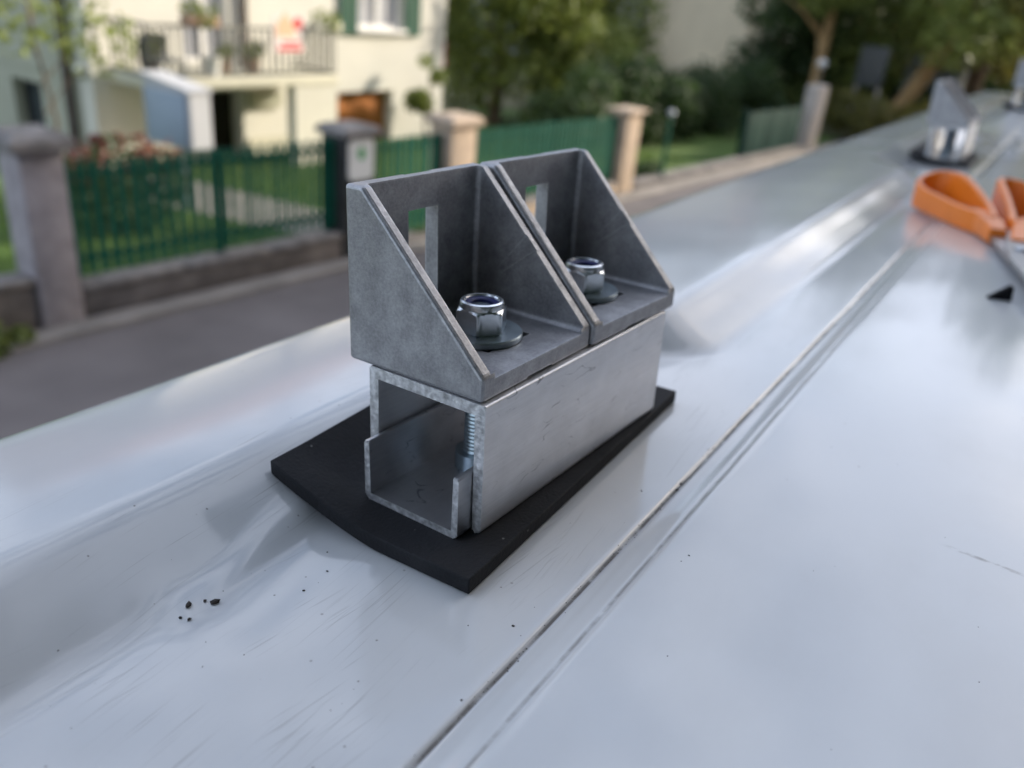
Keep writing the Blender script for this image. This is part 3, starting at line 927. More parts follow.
def pillar(s0, s1, n0, n1, h, m_, mc, label, cap=0.055, ch=0.10, group=None):
    p = empty('gate_pillar', FR @ Matrix.Translation(((s0+s1)/2, (n0+n1)/2, 0)))
    tag(p, label, 'pillar', group)
    a, b_ = (s1-s0)/2, (n1-n0)/2
    box('shaft', -a, a, -b_, b_, -0.01, h, m_, p, 0.012)
    if cap:
        bm = bmesh.new()
        bm_box(bm, -a-cap, a+cap, -b_-cap, b_+cap, h+0.001, h+ch*0.6)
        top = [f for f in bm.faces if all(v.co.z > h+ch*0.5 for v in f.verts)][0]
        r_ = bmesh.ops.extrude_face_region(bm, geom=[top])
        for v in r_['geom']:
            if isinstance(v, bmesh.types.BMVert):
                v.co.z = h+ch; v.co.x *= 0.75; v.co.y *= 0.75
        bmesh.ops.delete(bm, geom=[top], context='FACES')
        bmesh.ops.bevel(bm, geom=bm.edges[:], offset=0.008, segments=1, affect='EDGES')
        link('cap', from_bm('cap', bm), mc, p)
    return p
pillar(2.86, 3.18, -0.01, 0.33, 1.385, M['pillar'], M['pillar_cap'], 'grey granite pillar with wide weathered cap at the end of the mossy wall', 0.07, 0.12)
pillar(5.95, 6.36, 0.0, 0.36, 1.27, M['dark_post'], M['pillar_cap'], 'dark pillar carrying the white sign with a green mark', 0.05, 0.10)
pillar(7.56, 8.0, 0.0, 0.34, 1.28, M['sandstone'], M['sandstone'], 'sandstone gate pillar between the gate and the sunlit fence', 0.06, 0.11)
pillar(11.55, 11.98, 0.0, 0.30, 1.24, M['sandstone'], M['sandstone'], 'slim sandstone pillar at the far end of the sunlit fence', 0.07, 0.06)
pillar(20.1, 20.75, 0.0, 0.30, 1.44, M['pale_stone'], M['pale_stone'], 'plain whitish pillar without cap beside the dark green panel', 0)

picket_me = {}
def picket_mesh(z0, z1):
    key = (round(z0, 3), round(z1, 3))
    if key not in picket_me:
        bm = bmesh.new()
        prism_bm(bm, [(-0.029, z0), (0.029, z0), (0.029, z1-0.02), (0.017, z1), (-0.017, z1), (-0.029, z1-0.02)], 1, -0.009, 0.009)
        picket_me[key] = from_bm('picket', bm)
    return picket_me[key]
def fence(name, cat, s0, s1, zb, zt, label, posts=(), step=0.108, m_=None, n=0.12):
    f = empty(name, FR @ Matrix.Translation((s0, n, 0)))
    tag(f, label, cat)
    m_ = m_ or M['green']
    Ls = s1-s0
    pm = picket_mesh(zb, zt)
    k = int(Ls/step)
    for i in range(k+1):
        link('picket', pm, m_, f, Matrix.Translation(((i+0.5)*Ls/(k+1), random.uniform(-0.002, 0.002), 0)) @ Matrix.Rotation(random.gauss(0, 0.006), 4, 'Y'))
    for z in (zb+0.12, zt-0.11):
        box('rail', 0, Ls, 0.0125, 0.0425, z-0.02, z+0.02, m_, f)
    for s in posts:
        box('post', s-s0-0.03, s-s0+0.03, 0.045, 0.105, 0.2, zt-0.02, m_, f)
    return f
fence('picket_fence', 'fence', 3.20, 5.93, 0.36, 1.25, 'dark green picket fence on the concrete wall in front of the grey cabinet', (3.24, 4.58, 5.88))
fence('garden_gate', 'gate', 6.40, 7.54, 0.16, 1.20, 'green picket gate between the dark pillar and sandstone pillar', (6.44, 7.50))
fence('picket_fence', 'fence', 8.04, 11.52, 0.27, 1.20, 'brighter green picket fence between the two sandstone pillars', (8.1, 9.8, 11.46))

sg = empty('post_sign', FR @ Matrix.Translation((6.155, -0.012, 1.045)))
tag(sg, 'white sign with small green mark fixed on the dark pillar', 'sign')
bm = bmesh.new(); bm_box(bm, -0.17, 0.17, 0.0, 0.010, -0.21, 0.21)
bmesh.ops.bevel(bm, geom=[e for e in bm.edges if abs(e.verts[0].co.y-e.verts[1].co.y) > 0.005], offset=0.03, segments=3, affect='EDGES')
link('sign_plate', from_bm('sign_plate', bm), M['sign_white'], sg)
bm = bmesh.new()
prism_bm(bm, [(-0.035, -0.05), (0.035, -0.05), (0.035, 0.0), (0.07, 0.0), (0.0, 0.085), (-0.07, 0.0), (-0.035, 0.0)], 1, -0.004, -0.001)
link('green_mark', from_bm('green_mark', bm), M['sign_green'], sg, Matrix.Translation((0, 0, 0.05)))

gp = empty('green_panel', FR @ Matrix.Translation((16.6, 0.14, 0)))
tag(gp, 'dark green sheet panel fence below the hedge beside the whitish pillar', 'fence')
for k in range(3): box('panel', k*1.04+0.006, (k+1)*1.04-0.006, 0, 0.03, 0.16, 1.0, M['green_panel'], gp, 0.004)
for k in range(4): box('post', k*1.04-0.035, k*1.04+0.035, 0.033, 0.10, 0.0, 1.06, M['green_panel'], gp)

lp = empty('garden_lamp', FR @ Matrix.Translation((13.15, 0.1, 0)))
tag(lp, 'thin green post with a pale globe on top beyond the slim pillar', 'lamp')
link('post', tube_me('post', [(0, 0, 0), (0, 0, 1.12)], [0.035, 0.03], 10), M['green'], lp, None, 40)
link('globe', lathe_me('globe', [(0.02+0.05*math.sin(a), 1.16-0.055*math.cos(a)) for a in np.linspace(0.1, 3.0, 10)], 16), M['galv'], lp, None, 60)

# ------------------------------------------------------------------ house
HX0, HX1, HY = 6.12, 13.25, 11.0
house = empty('house', Matrix.Translation((HX0, HY, 0)))
tag(house, 'cream rendered house with balcony and green shutters behind the fence', 'house')
HL, HZ = HX1-HX0, 7.2
def wall_grid(name, x0, x1, z0, z1, holes, y0, y1, mt, par, axis='x'):
    """wall slab with rectangular holes (a0, a1, z0, z1) as one mesh of boxes"""
    xs = sorted({x0, x1, *[h[0] for h in holes], *[h[1] for h in holes]})
    zs = sorted({z0, z1, *[h[2] for h in holes], *[h[3] for h in holes]})
    bm = bmesh.new()
    for i in range(len(xs)-1):
        for j in range(len(zs)-1):
            cx, cz = (xs[i]+xs[i+1])/2, (zs[j]+zs[j+1])/2
            if any(h[0] < cx < h[1] and h[2] < cz < h[3] for h in holes): continue
            if axis == 'x': bm_box(bm, xs[i], xs[i+1], y0, y1, zs[j], zs[j+1])
            else: bm_box(bm, y0, y1, xs[i], xs[i+1], zs[j], zs[j+1])
    bmesh.ops.remove_doubles(bm, verts=bm.verts[:], dist=1e-5)
    seen = {}
    for f in list(bm.faces):
        key = tuple(sorted(v.index for v in f.verts))
    bm.verts.index_update()
    for f in list(bm.faces):
        key = tuple(sorted(v.index for v in f.verts))
        seen.setdefault(key, []).append(f)
    dead = [f for fs_ in seen.values() if len(fs_) > 1 for f in fs_]
    bmesh.ops.delete(bm, geom=dead, context='FACES')
    return link(name, from_bm(name, bm), mt, par)
holes = [(4.78, 5.90, 1.93, 3.35), (1.40, 2.16, 1.40, 3.45), (1.76, 2.36, 0.0, 1.0), (4.32, 5.70, 0.0, 0.90), (4.78, 5.9, 4.6, 5.9), (1.3, 2.4, 4.6, 5.9)]
wall_grid('front_wall', 0, HL, 0, HZ, holes, 0, 0.32, M['cream'], house)
wall_grid('side_wall', 0.325, 9.0, 0, HZ, [(1.36, 2.16, 0.31, 0.98), (3.5, 4.6, 1.9, 3.3)], 0.0, 0.3, M['sidewall'], house, 'y')
box('side_wall', HL-0.3, HL, 0.325, 9.0, 0, HZ, M['cream2'], house)
box('rear_wall', 0.3, HL-0.3, 8.7, 9.0, 0, HZ, M['cream2'], house)
box('plinth_band', -0.02, -0.003, 0.1, 9.0, 1.18, 1.24, M['sidewall'], house)
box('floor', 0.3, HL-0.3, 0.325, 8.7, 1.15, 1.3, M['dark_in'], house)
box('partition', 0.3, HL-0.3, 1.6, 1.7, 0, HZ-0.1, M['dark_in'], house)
# roof with eaves
bm = bmesh.new()
prism_bm(bm, [(-0.6, HZ-0.1), (9.6, HZ-0.1), (4.5, HZ+3.0)], 0, -0.5, HL+0.5)
link('roof', from_bm('roof', bm), M['roof_tile'], house)
# shuttered window
def window(x0, x1, z0, z1, mt_glass, par=house, y=0.10, mull=1, sill=True):
    w = box('window', x0, x1, y+0.03, y+0.04, z0, z1, mt_glass, par)
    bm = bmesh.new(); t = 0.06
    bm_box(bm, x0, x0+t, y-0.02, y+0.025, z0, z1); bm_box(bm, x1-t, x1, y-0.02, y+0.025, z0, z1)
    bm_box(bm, x0+t, x1-t, y-0.02, y+0.025, z0, z0+t); bm_box(bm, x0+t, x1-t, y-0.02, y+0.025, z1-t, z1)
    for k in range(mull):
        xm = x0+(x1-x0)*(k+1)/(mull+1)
        bm_box(bm, xm-0.04, xm+0.04, y-0.022, y+0.022, z0+t, z1-t)
    link('frame', from_bm('frame', bm), M['white_frame'], w)
    if sill: box('sill', x0-0.06, x1+0.06, -0.10, y-0.021, z0-0.07, z0-0.002, M['white_frame'], w, 0.01)
    return w
window(4.78, 5.90, 1.93, 3.35, M['curtain'])
window(4.78, 5.90, 4.6, 5.9, M['glass']); window(1.3, 2.4, 4.6, 5.9, M['glass'])
window(1.40, 2.16, 1.40, 3.45, M['curtain'], sill=False)
def shutter(x0, x1, z0, z1):
    s = box('shutter', x0, x1, -0.045, -0.030, z0, z1, M['shutter'], house)
    bm = bmesh.new()
    for a, b_ in ((x0, x0+0.05), (x1-0.05, x1)): bm_box(bm, a, b_, -0.062, -0.046, z0, z1)
    for a, b_ in ((z0, z0+0.06), (z1-0.06, z1)): bm_box(bm, x0+0.05, x1-0.05, -0.062, -0.046, a, b_)
    link('shutter_frame', from_bm('shutter_frame', bm), M['shutter'], s)
    k = 0
    z = z0+0.08
    me = box_me('slat', x0+0.055, x1-0.055, -0.0575, -0.0465, 0, 0.028)
    while z < z1-0.1:
        link('slat', me, M['shutter'], s, Matrix.Translation((0, 0, z)))
        z += 0.045
for z0, z1 in ((1.84, 3.36), (4.55, 5.92)):
    shutter(4.36, 4.74, z0, z1); shutter(5.94, 6.34, z0, z1)
# cellar garage door of upright boards
gd = box('garage_door', 4.34, 5.68, 0.20, 0.24, 0.0, 0.88, M['wood_orange'], house)
for k in range(9): box('plank', 4.34+k*0.149+0.004, 4.34+(k+1)*0.149-0.004, 0.175, 0.198, 0.02, 0.86, M['wood_orange'], gd)
# recess below the balcony
box('door_leaf', 1.78, 2.34, 0.26, 0.30, 0.0, 0.98, M['dark_in'], house)
box('meter_box', 2.42, 3.05, -0.09, -0.004, 0.74, 0.97, M['sidewall'], house)
box('plinth', 0.012, 1.70, -0.03, -0.003, 0, 0.28, M['plinth'], house); box('plinth', 2.42, 4.26, -0.03, -0.003, 0, 0.28, M['plinth'], house)
# balcony
bal = box('balcony', 0.22, 3.40, -1.0, -0.004, 1.19, 1.33, M['plinth'], house, 0.01)
BX0, BX1 = 0.26, 3.36
def bars(a0, a1, fixed, along):
    n_ = int((a1-a0)/0.115)
    me = box_me('railing_bar', -0.010, 0.010, -0.010, 0.010, 1.38, 1.94)
    for i in range(n_+1):
        a = a0+(a1-a0)*i/n_
        link('railing_bar', me, M['iron'], bal, Matrix.Translation((a, fixed, 0) if along == 'x' else (fixed, a, 0)))
bars(BX0, BX1, -0.96, 'x'); bars(-0.88, -0.10, BX0, 'y'); bars(-0.88, -0.10, BX1, 'y')
for z in (1.355, 1.955):
    box('rail', BX0-0.02, BX1+0.02, -0.985, -0.935, z-0.018, z+0.018, M['iron'], bal)
    box('rail', BX0-0.02, BX0+0.02, -0.93, -0.02, z-0.018, z+0.018, M['iron'], bal)
    box('rail', BX1-0.02, BX1+0.02, -0.93, -0.02, z-0.018, z+0.018, M['iron'], bal)
# support pillar and wall piece carrying the balcony at the right
box('balcony_support', 2.55, 3.38, -0.98, -0.80, 0.0, 1.185, M['cream2'], house)
# rain pipes
link('downpipe', tube_me('downpipe', [(-0.09, 0.45, 0.25), (-0.09, 0.45, 7.0)], [0.055, 0.055], 12), M['pipe'], house, None, 40)
link('downpipe', tube_me('downpipe', [(2.40, -0.07, 1.34), (2.40, -0.07, 7.0)], [0.05, 0.05], 12), M['pipe'], house, None, 40)
link('downpipe', tube_me('downpipe', [(3.93, -0.06, 0.05), (3.93, -0.06, 1.3)], [0.03, 0.03], 12), M['galv'], house, None, 40)
wlm = link('wall_lamp', lathe_me('wall_lamp', [(0.01+0.06*math.sin(a), -0.065*math.cos(a)) for a in np.linspace(0.1, 3.0, 8)], 14), M['lamp_white'], house, Matrix.Translation((-0.07, 0.16, 1.30)), 60)
# cellar window in the side wall
cw = box('window', 0.20, 0.22, 1.36, 2.16, 0.31, 0.98, M['glass'], house)
bm = bmesh.new()
bm_box(bm, 0.15, 0.195, 1.36, 1.42, 0.31, 0.98); bm_box(bm, 0.15, 0.195, 2.10, 2.16, 0.31, 0.98); bm_box(bm, 0.15, 0.195, 1.42, 2.10, 0.92, 0.98)
link('frame', from_bm('frame', bm), M['dark_post'], cw)
box('window', 0.20, 0.22, 3.5, 4.6, 1.9, 3.3, M['glass'], house)

# things on the balcony
bn = empty('banner', Matrix.Translation((8.55, 9.985, 1.92)))
tag(bn, 'white red and peach banner hung on the balcony railing', 'banner')
box('cloth', -0.29, 0.27, -0.015, -0.003, -0.27, 0.24, M['banner'], bn)
bm = bmesh.new(); prism_bm(bm, [(-0.24, -0.06), (0.08, -0.06), (0.08, 0.10), (-0.08, 0.26), (-0.24, 0.10)], 1, -0.020, -0.017)
link('peach_print', from_bm('peach_print', bm), M['peach'], bn)
link('red_print', lathe_me('red_print', [(0.085, 0), (0.085, 0.004)], 20), M['red'], bn, Matrix.Translation((0.15, -0.017, 0.12)) @ Matrix.Rotation(R(90), 4, 'X'))
box('red_band', -0.22, 0.22, -0.019, -0.0165, -0.25, -0.19, M['red'], bn)
box('red_band', -0.14, 0.18, -0.019, -0.0165, -0.16, -0.12, M['red'], bn)

# ------------------------------------------------------------------ foliage
def leaf_mesh(name, centres, radii, n, size, squash=1.0, seed=1, shell=0.55, up=0.3):
    """n leaf quads spread through blobs; vertex tint gives each leaf its own green"""
    g = np.random.default_rng(seed)
    centres = np.array(centres, float); radii = np.array(radii, float)
    wgt = radii**2.3; wgt /= wgt.sum()
    idx = g.choice(len(centres), n, p=wgt)
    d = g.normal(size=(n, 3)); d /= np.linalg.norm(d, axis=1)[:, None]
    rr = radii[idx]*(shell+(1.12-shell)*g.random(n)**0.6)
    pos = centres[idx]+d*rr[:, None]*np.array([1, 1, squash])
    nrm = d+g.normal(size=(n, 3))*0.7+np.array([0, 0, up]); nrm /= np.linalg.norm(nrm, axis=1)[:, None]
    a = np.cross(nrm, g.normal(size=(n, 3))); a /= np.linalg.norm(a, axis=1)[:, None]
    b_ = np.cross(nrm, a)
    s = size*(0.6+0.8*g.random(n))[:, None]
    P = np.stack([pos-a*s, pos-b_*s*0.5+nrm*s*0.12, pos+a*s, pos+b_*s*0.5+nrm*s*0.12], 1).reshape(-1, 3)
    me = bpy.data.meshes.new(name)
    me.vertices.add(4*n); me.vertices.foreach_set('co', P.ravel())
    me.loops.add(4*n); me.loops.foreach_set('vertex_index', np.arange(4*n))
    me.polygons.add(n); me.polygons.foreach_set('loop_start', np.arange(0, 4*n, 4)); me.polygons.foreach_set('loop_total', np.full(n, 4))
    at = me.attributes.new('tint', 'FLOAT', 'FACE')
    cl = g.random(len(centres))
    at.data.foreach_set('value', np.clip(0.55*g.random(n)+0.45*cl[idx], 0, 1))
    me.update(); me.validate()
    return me

def tree(name, label, x, y, h, crown_r, n, size, fm, bark, seed, lean=(0, 0), trunk_r=0.12, blobs=14, crown_base=0.35, squash=0.9, group=None, z0=0.0, cat='tree'):
    g = random.Random(seed)
    t = empty(name, Matrix.Translation((x, y, z0)))
    tag(t, label, cat, group)
    top = Vector((lean[0], lean[1], h*0.75))
    pts = [Vector((0, 0, -0.05)), top*0.33+Vector((g.uniform(-.1, .1), g.uniform(-.1, .1), 0)), top*0.66, top]
    link('trunk', tube_me('trunk', pts, [trunk_r*1.25, trunk_r, trunk_r*0.75, trunk_r*0.35], 9), bark, t, None, 60)
    for k in range(5):
        f = 0.35+0.12*k
        a = g.uniform(0, 6.28)
        st = top*f
        en = st+Vector((math.cos(a)*crown_r*0.75, math.sin(a)*crown_r*0.75, h*0.16))
        link('limb', tube_me('limb', [st, (st+en)/2+Vector((0, 0, h*0.02)), en], [trunk_r*0.5, trunk_r*0.32, trunk_r*0.12], 6), bark, t, None, 60)
    cs, rs = [], []
    for k in range(blobs):
        a = g.uniform(0, 6.28); r_ = crown_r*math.sqrt(g.random())*0.8
        zz = h*(crown_base+(1-crown_base)*g.random()*0.92)
        taper = 1-0.45*((zz/h-crown_base)/(1-crown_base))
        cs.append((lean[0]*zz/h+math.cos(a)*r_*taper, lean[1]*zz/h+math.sin(a)*r_*taper, zz)); rs.append(crown_r*g.uniform(0.28, 0.5))
    link('crown', leaf_mesh('crown', cs, rs, n, size, squash, seed), fm, t)
    return t

def shrub(name, label, x, y, z0, blobs, n, size, fm, seed, cat='shrub', group=None, m_=None):
    s = empty(name, Matrix.Translation((x, y, z0)))
    tag(s, label, cat, group)
    link('foliage', leaf_mesh('foliage', [b_[:3] for b_ in blobs], [b_[3] for b_ in blobs], n, size, 0.9, seed, 0.35), fm, s)
    for k in range(4):
        b_ = blobs[k % len(blobs)]
        link('stem', tube_me('stem', [(b_[0]*0.5, b_[1]*0.5, -0.02), (b_[0], b_[1], b_[2])], [0.02, 0.01], 6), M['bark'], s)
    return s

fl = shrub('flower_shrub', 'shrub with dull red and pink blossoms behind the picket fence', 4.85, 8.3, 0.0, [(-0.45, 0, 0.62, 0.32), (0.0, 0.1, 0.66, 0.36), (0.4, 0, 0.58, 0.32), (-0.2, 0, 0.35, 0.4), (0.2, 0, 0.35, 0.4)], 2600, 0.045, F_DARK, 11)
link('blossoms', leaf_mesh('blossoms', [(-0.45, -0.05, 0.78, 0.22), (0.05, -0.05, 0.86, 0.2), (0.4, 0, 0.78, 0.2)] and [(-0.45, -0.05, 0.78), (0.05, -0.05, 0.86), (0.4, 0, 0.78)], [0.24, 0.24, 0.22], 240, 0.045, 0.8, 12), F_RED, fl)
shrub('flower_shrub', 'small single red flower clump against the shaded side wall', 5.05, 9.3, 0.0, [(0, 0, 0.55, 0.16), (0.1, 0, 0.75, 0.12)], 160, 0.05, F_RED, 13)
tree('young_tree', 'small thin young tree in front of the orange cellar door', 12.15, 10.4, 1.7, 0.42, 1000, 0.05, F_LIGHT, M['bark'], 21, trunk_r=0.02, blobs=7, crown_base=0.4)
tree('garden_tree', 'sparse leafy tree hanging before the shaded side wall and downpipe', 5.0, 10.1, 3.6, 0.95, 1300, 0.06, F_LIGHT, M['bark'], 22, trunk_r=0.02, blobs=9, crown_base=0.48)
for (x, y, z_, lb) in ((7.05, 9.92, 2.02, 'planter with trailing green plants on the balcony rail by the door'), (9.2, 9.92, 2.0, 'small planter at the far end of the balcony rail')):
    p = empty('planter', Matrix.Translation((x, y, z_-0.06)))
    tag(p, lb, 'planter', 'planters on the balcony railing')
    box('trough', -0.24, 0.24, -0.09, 0.09, 0.0, 0.14, M['terracotta'] if x < 8 else M['plinth'], p, 0.01)
    link('foliage', leaf_mesh('foliage', [(-0.12, 0, 0.2), (0.12, 0, 0.18), (0, -0.08, 0.08)], [0.13, 0.13, 0.12], 240, 0.035, 0.8, int(x*10)), F_LIGHT, p)
for (x, y, z_, s_, lb) in ((6.55, 10.35, 1.335, 0.9, 'dark green pot plant on the balcony floor corner'), (7.55, 10.2, 1.335, 0.7, 'leafy pot plant on the balcony beside the white tub'), (8.0, 10.15, 1.335, 0.8, 'bushy pot plant on the balcony below the downpipe')):
    p = empty('pot_plant', Matrix.Translation((x, y, z_)))
    tag(p, lb, 'plant', 'pot plants on the balcony')
    link('pot', lathe_me('pot', [(0.09, 0), (0.13, 0.2), (0.14, 0.22), (0.12, 0.22)], 16), M['terracotta'], p, None, 40)
    link('foliage', leaf_mesh('foliage', [(0, 0, 0.34*s_), (0.1, 0, 0.45*s_)], [0.16*s_, 0.13*s_], 200, 0.04, 1, int(x*17)), F_MID, p)
tb = tag(link('white_tub', lathe_me('white_tub', [(0.10, 0), (0.14, 0.24), (0.15, 0.25), (0.135, 0.25), (0.1, 0.03)], 18), M['white_frame'], None, Matrix.Translation((7.3, 10.1, 1.336)), 40), 'white round tub on the balcony floor', 'tub')
gc = empty('grey_chair', Matrix.Translation((6.62, 10.15, 1.335)))
tag(gc, 'grey low garden chair behind the balcony bars', 'chair')
box('seat', -0.2, 0.2, -0.2, 0.2, 0.18, 0.22, M['board'], gc, 0.01); box('backrest', -0.2, 0.2, 0.16, 0.2, 0.221, 0.5, M['board'], gc, 0.01)
for a in (-0.17, 0.17):
    for b_ in (-0.17, 0.17): box('leg', a-0.02, a+0.02, b_-0.02, b_+0.02, 0, 0.179, M['board'], gc)

pk = empty('pink_sign', Matrix.Translation((13.42, 11.2, 1.45)))
tag(pk, 'small pink red sign projecting from the house corner', 'sign')
box('sign_plate', -0.13, 0.13, 0.0, 0.03, -0.28, 0.28, M['pink'], pk, 0.01); box('bracket', -0.17, -0.13, 0.005, 0.025, -0.02, 0.02, M['iron'], pk)

# utility cabinet on its post
cab = empty('utility_cabinet', Matrix.Translation((5.80, 8.4, 0)))
tag(cab, 'pale grey metal utility cabinet on a post behind the picket fence', 'cabinet')
bm = bmesh.new()
prism_bm(bm, [(-0.05, 0.78), (0.82, 0.74), (0.82, 1.50), (-0.05, 1.40)], 0, -0.08, 0.20)
bmesh.ops.bevel(bm, geom=bm.edges[:], offset=0.012, segments=2, affect='EDGES')
link('case', from_bm('case', bm), M['cab'], cab, None, 40)
box('shaded_panel', -0.105, -0.082, 0.0, 0.78, 0.80, 1.37, M['cab_shade'], cab, 0.006)
bm = bmesh.new()
prism_bm(bm, [(-0.07, 1.405), (0.84, 1.509), (0.84, 1.535), (-0.07, 1.43)], 0, -0.11, 0.22)
link('lid', from_bm('lid', bm), M['cab'], cab)
link('post', tube_me('post', [(0.07, 0.3, 0), (0.07, 0.3, 0.78)], [0.055, 0.055], 14), M['galv'], cab, None, 40)

# hedge, trees and buildings beyond
rnd = random.Random(5)
hb = []
for k in range(64):
    hb.append((rnd.uniform(0, 10.5), rnd.uniform(-0.5, 0.5), rnd.uniform(0.3, 1.35), rnd.uniform(0.4, 0.6)))
hd = empty('hedge', Matrix.Translation((13.6, 8.6, 0)) @ Matrix.Rotation(-0.05, 4, 'Z'))
tag(hd, 'tall dark clipped hedge behind the garden lamp and green panel', 'hedge')
link('foliage', leaf_mesh('foliage', [b_[:3] for b_ in hb], [b_[3] for b_ in hb], 21000, 0.07, 1.0, 31, 0.3), F_DARK, hd)
for k in range(8): link('stem', tube_me('stem', [(0.6+k*1.3, 0, -0.02), (0.65+k*1.3, 0.1, 1.3)], [0.05, 0.02], 6), M['bark'], hd)

TG = 'trees beyond the garden fences'
tree('broadleaf_tree', 'tall olive green tree directly beside the house corner', 15.6, 11.4, 6.0, 2.0, 14000, 0.085, F_LIGHT, M['bark'], 41, blobs=34, crown_base=0.06, group=TG)
tree('broadleaf_tree', 'lighter yellow green tree above the sunlit picket fence', 17.2, 10.6, 5.0, 1.6, 9000, 0.085, F_LIGHT, M['bark'], 42, blobs=26, crown_base=0.08, group=TG)
tree('broadleaf_tree', 'dark green bushy tree standing before the grey building', 20.5, 12.2, 5.5, 2.0, 9000, 0.10, F_MID, M['bark'], 43, blobs=26, crown_base=0.12, group=TG)
tree('broadleaf_tree', 'dense dark tree between the beige building and the notice board', 26.5, 8.9, 6.5, 2.0, 8000, 0.11, F_DARK, M['bark'], 44, blobs=24, crown_base=0.18, group=TG)
tree('street_tree', 'leafy tree with slim trunk above the whitish pillar', 24.0, 6.9, 6.5, 1.9, 5200, 0.10, F_MID, M['bark_tan'], 45, trunk_r=0.14, blobs=18, crown_base=0.36, group=TG)
tree('street_tree', 'tree with pale tan strongly leaning trunk beside the blue grey shed', 25.2, 5.25, 6.5, 1.9, 4600, 0.10, F_LIGHT, M['bark_tan'], 46, lean=(0.3, -2.0), trunk_r=0.20, blobs=16, crown_base=0.40, group=TG)
tree('street_tree', 'yellowish tree with thick brown upright trunk beyond the van', 27.0, 3.5, 7.0, 2.2, 5200, 0.11, F_YEL, M['bark'], 47, trunk_r=0.22, blobs=18, crown_base=0.30, group=TG)
tree('street_tree', 'yellowish tree with tan upright trunk at the bend of the road', 29.5, 2.6, 7.0, 2.2, 5200, 0.11, F_YEL, M['bark_tan'], 48, trunk_r=0.20, blobs=18, crown_base=0.26, group=TG)
tree('street_tree', 'bushy dark tree closing the end of the road', 33.0, 4.5, 8.0, 2.8, 8000, 0.13, F_DARK, M['bark'], 49, trunk_r=0.2, blobs=24, crown_base=0.06, group=TG)
shrub('bank_shrub', 'yellow green shrub at the foot of the street trees', 23.5, 5.2, 0.0, [(0, 0, 0.6, 0.6), (0.5, -0.6, 0.5, 0.5), (1.2, -1.0, 0.6, 0.6), (0.2, 0.8, 0.7, 0.6)], 2600, 0.08, F_YEL, 51)
shrub('bank_shrub', 'dark shrub below the leaning tan trunk', 26.5, 4.2, 0.0, [(0, 0, 0.7, 0.8), (0.5, -1.0, 0.7, 0.8), (1.2, -2.0, 0.8, 0.8)], 3600, 0.09, F_DARK, 52)
shrub('low_shrub', 'low dark planting at the base of the garden lamp', 13.0, 6.25, 0.0, [(0, 0, 0.15, 0.22), (0.5, 0.1, 0.12, 0.2), (-0.4, 0.1, 0.12, 0.2)], 900, 0.04, F_DARK, 53)
shrub('low_shrub', 'weeds growing at the foot of the mossy wall', 2.35, 6.12, 0.0, [(0, 0, 0.12, 0.16), (-0.35, 0, 0.10, 0.16), (0.25, 0, 0.06, 0.1)], 700, 0.04, F_MID, 54)

tree('street_tree', 'mid green tree directly behind the notice board', 28.5, 6.9, 7.5, 2.4, 9000, 0.11, F_MID, M['bark_tan'], 50, trunk_r=0.18, blobs=26, crown_base=0.16, group=TG)
shrub('bank_shrub', 'broad olive shrub between the notice board and the hedge', 27.0, 8.2, 0.0, [(0, 0, 0.7, 0.8), (0.6, -1.0, 0.8, 0.8), (0.8, 0.9, 0.9, 0.9), (0.4, 0, 1.5, 0.8)], 4200, 0.09, F_MID, 55)

tree('sky_block_tree', 'unseen broad tree added to block the sky on the far side of the van', -2.2, -4.3, 13.5, 4.7, 60000, 0.17, F_DARK, M['bark'], 57, trunk_r=0.3, blobs=60, crown_base=0.30)  # unseen tree, added so less sky light reaches the roof from the right

# grass blades on the lawn
g = np.random.default_rng(3)
n = 26000
gx = g.uniform(-2, 16, n); gy = g.uniform(6.7, 10.9, n)
keep = ~((gx > 5.2) & (gx < 7.4) & (np.abs(gx-(6.9-(gy-6.4)*0.21)) < 0.62))
gx, gy = gx[keep], gy[keep]; n = len(gx)
a = g.uniform(0, 6.28, n); hgt = g.uniform(0.03, 0.08, n); w_ = 0.008
P = np.stack([np.stack([gx-np.cos(a)*w_, gy-np.sin(a)*w_, np.full(n, 0.010)], 1), np.stack([gx+np.cos(a)*w_, gy+np.sin(a)*w_, np.full(n, 0.010)], 1),
              np.stack([gx+g.normal(size=n)*0.02, gy+g.normal(size=n)*0.02, 0.012+hgt], 1)], 1).reshape(-1, 3)
me = bpy.data.meshes.new('grass')
me.vertices.add(3*n); me.vertices.foreach_set('co', P.ravel())
me.loops.add(3*n); me.loops.foreach_set('vertex_index', np.arange(3*n))
me.polygons.add(n); me.polygons.foreach_set('loop_start', np.arange(0, 3*n, 3)); me.polygons.foreach_set('loop_total', np.full(n, 3))
at = me.attributes.new('tint', 'FLOAT', 'FACE'); at.data.foreach_set('value', g.random(n))
me.update()
tag(link('grass', me, F_GRASS), 'green grass of the front lawn', 'grass', kind='stuff')

# far wood closing the view
g2 = random.Random(9)
cs, rs = [], []
for k in range(360):
    x = g2.uniform(40, 50); y = g2.uniform(-0.5, 46); z_ = g2.uniform(0.3, 14)
    cs.append((x, y, z_)); rs.append(g2.uniform(1.6, 2.8))
wd = link('far_wood', leaf_mesh('far_wood', cs, rs, 60000, 0.40, 1.0, 61, 0.1), F_DARK)
tag(wd, 'far dark green wood closing the end of the street', 'wood', kind='stuff')

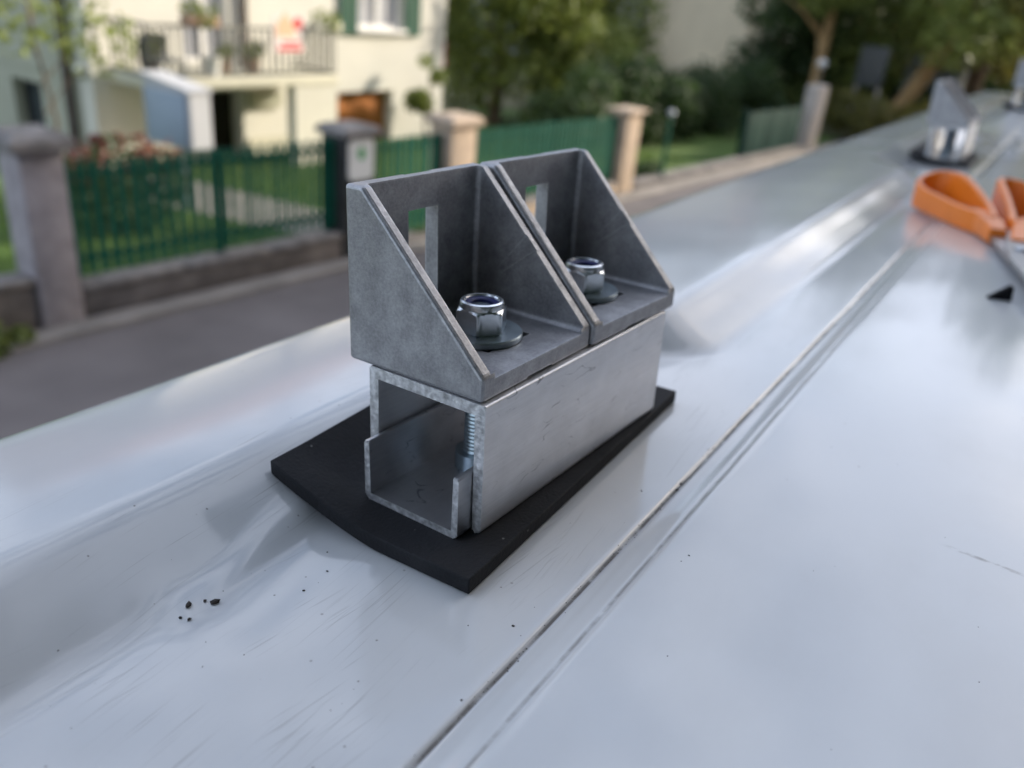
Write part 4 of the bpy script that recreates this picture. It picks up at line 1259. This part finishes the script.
def block(name, label, x0, x1, y0, y1, h, m_, wins, mw):
    b_ = empty(name, Matrix.Translation((x0, y0, 0)))
    tag(b_, label, 'building')
    box('wall', 0, x1-x0, 0, y1-y0, -0.02, h, m_, b_)
    box('roof', -0.4, x1-x0+0.4, -0.4, y1-y0+0.4, h+0.001, h+0.35, M['roof_tile'], b_)
    for (fc, a0, a1, z0, z1) in wins:
        if fc == 'w':
            w = box('window', -0.03, -0.003, a0, a1, z0, z1, mw, b_)
            box('sill', -0.14, -0.031, a0-0.05, a1+0.05, z0-0.08, z0-0.002, M['white_frame'], w)
        else:
            w = box('window', a0, a1, y1-y0+0.003, y1-y0+0.03, z0, z1, mw, b_)
            box('sill', a0-0.05, a1+0.05, y1-y0+0.031, y1-y0+0.14, z0-0.08, z0-0.002, M['white_frame'], w)
    return b_
block('apartment_building', 'plain beige building behind the hedge', 34, 42, 12.9, 17.3, 9, M['beige'], [('w', 0.6, 1.8, 4.4, 5.9), ('w', 2.6, 3.8, 4.4, 5.9)], M['glass'])
block('apartment_building', 'grey building with dark windows beside the beige one', 32, 40, 17.6, 25, 9, M['grey_render'], [('w', 0.5, 2.2, 1.2, 2.8), ('w', 3.2, 4.6, 1.2, 2.8), ('w', 0.5, 2.2, 4.4, 5.9)], M['glass'])
# unseen terrace added across the street: keeps the low sun off the van
block('shade_terrace', 'unseen dark brick terrace added across the street to shade the van', -22, 31.0, -18, -9.6, 15.8, M['brick_dark'],
      [('n', x, x+1.2, z0, z0+1.5) for x in range(2, 52, 4) for z0 in (1.2, 4.0, 6.8, 9.6, 12.4)], M['glass'])

# street furniture at the bend
nb_ = empty('notice_board', Matrix.Translation((25.0, 5.8, 0)))
tag(nb_, 'dark grey notice board on pale posts below the street trees', 'board')
box('panel', 0, 0.05, -0.36, 0.36, 1.3, 2.3, M['board'], nb_, 0.01)
for a in (-0.30, 0.30): box('post', 0.052, 0.12, a-0.04, a+0.04, 0, 2.25, M['pale_stone'], nb_)
gl = empty('globe_lamp', Matrix.Translation((22.3, 6.35, 0)))
tag(gl, 'white globe lamp on a thin post behind the whitish pillar', 'lamp')
link('post', tube_me('post', [(0, 0, 0), (0, 0, 1.72)], [0.035, 0.03], 10), M['iron'], gl, None, 40)
link('globe', lathe_me('globe', [(0.01+0.10*math.sin(a), 1.82-0.11*math.cos(a)) for a in np.linspace(0.08, 3.06, 10)], 18), M['lamp_white'], gl, None, 60)
sd = empty('garden_shed', Matrix.Translation((27.6, 4.7, 0)))
tag(sd, 'blue grey shed behind the leaning tan trunk', 'shed')
box('wall', 0, 1.6, -0.75, 0.75, 0, 2.25, M['blue_grey'], sd, 0.01)
bm = bmesh.new(); prism_bm(bm, [(-0.85, 2.251), (0.85, 2.251), (0.85, 2.32), (0, 2.55), (-0.85, 2.32)], 0, -0.1, 1.7)
link('roof', from_bm('roof', bm), M['board'], sd)
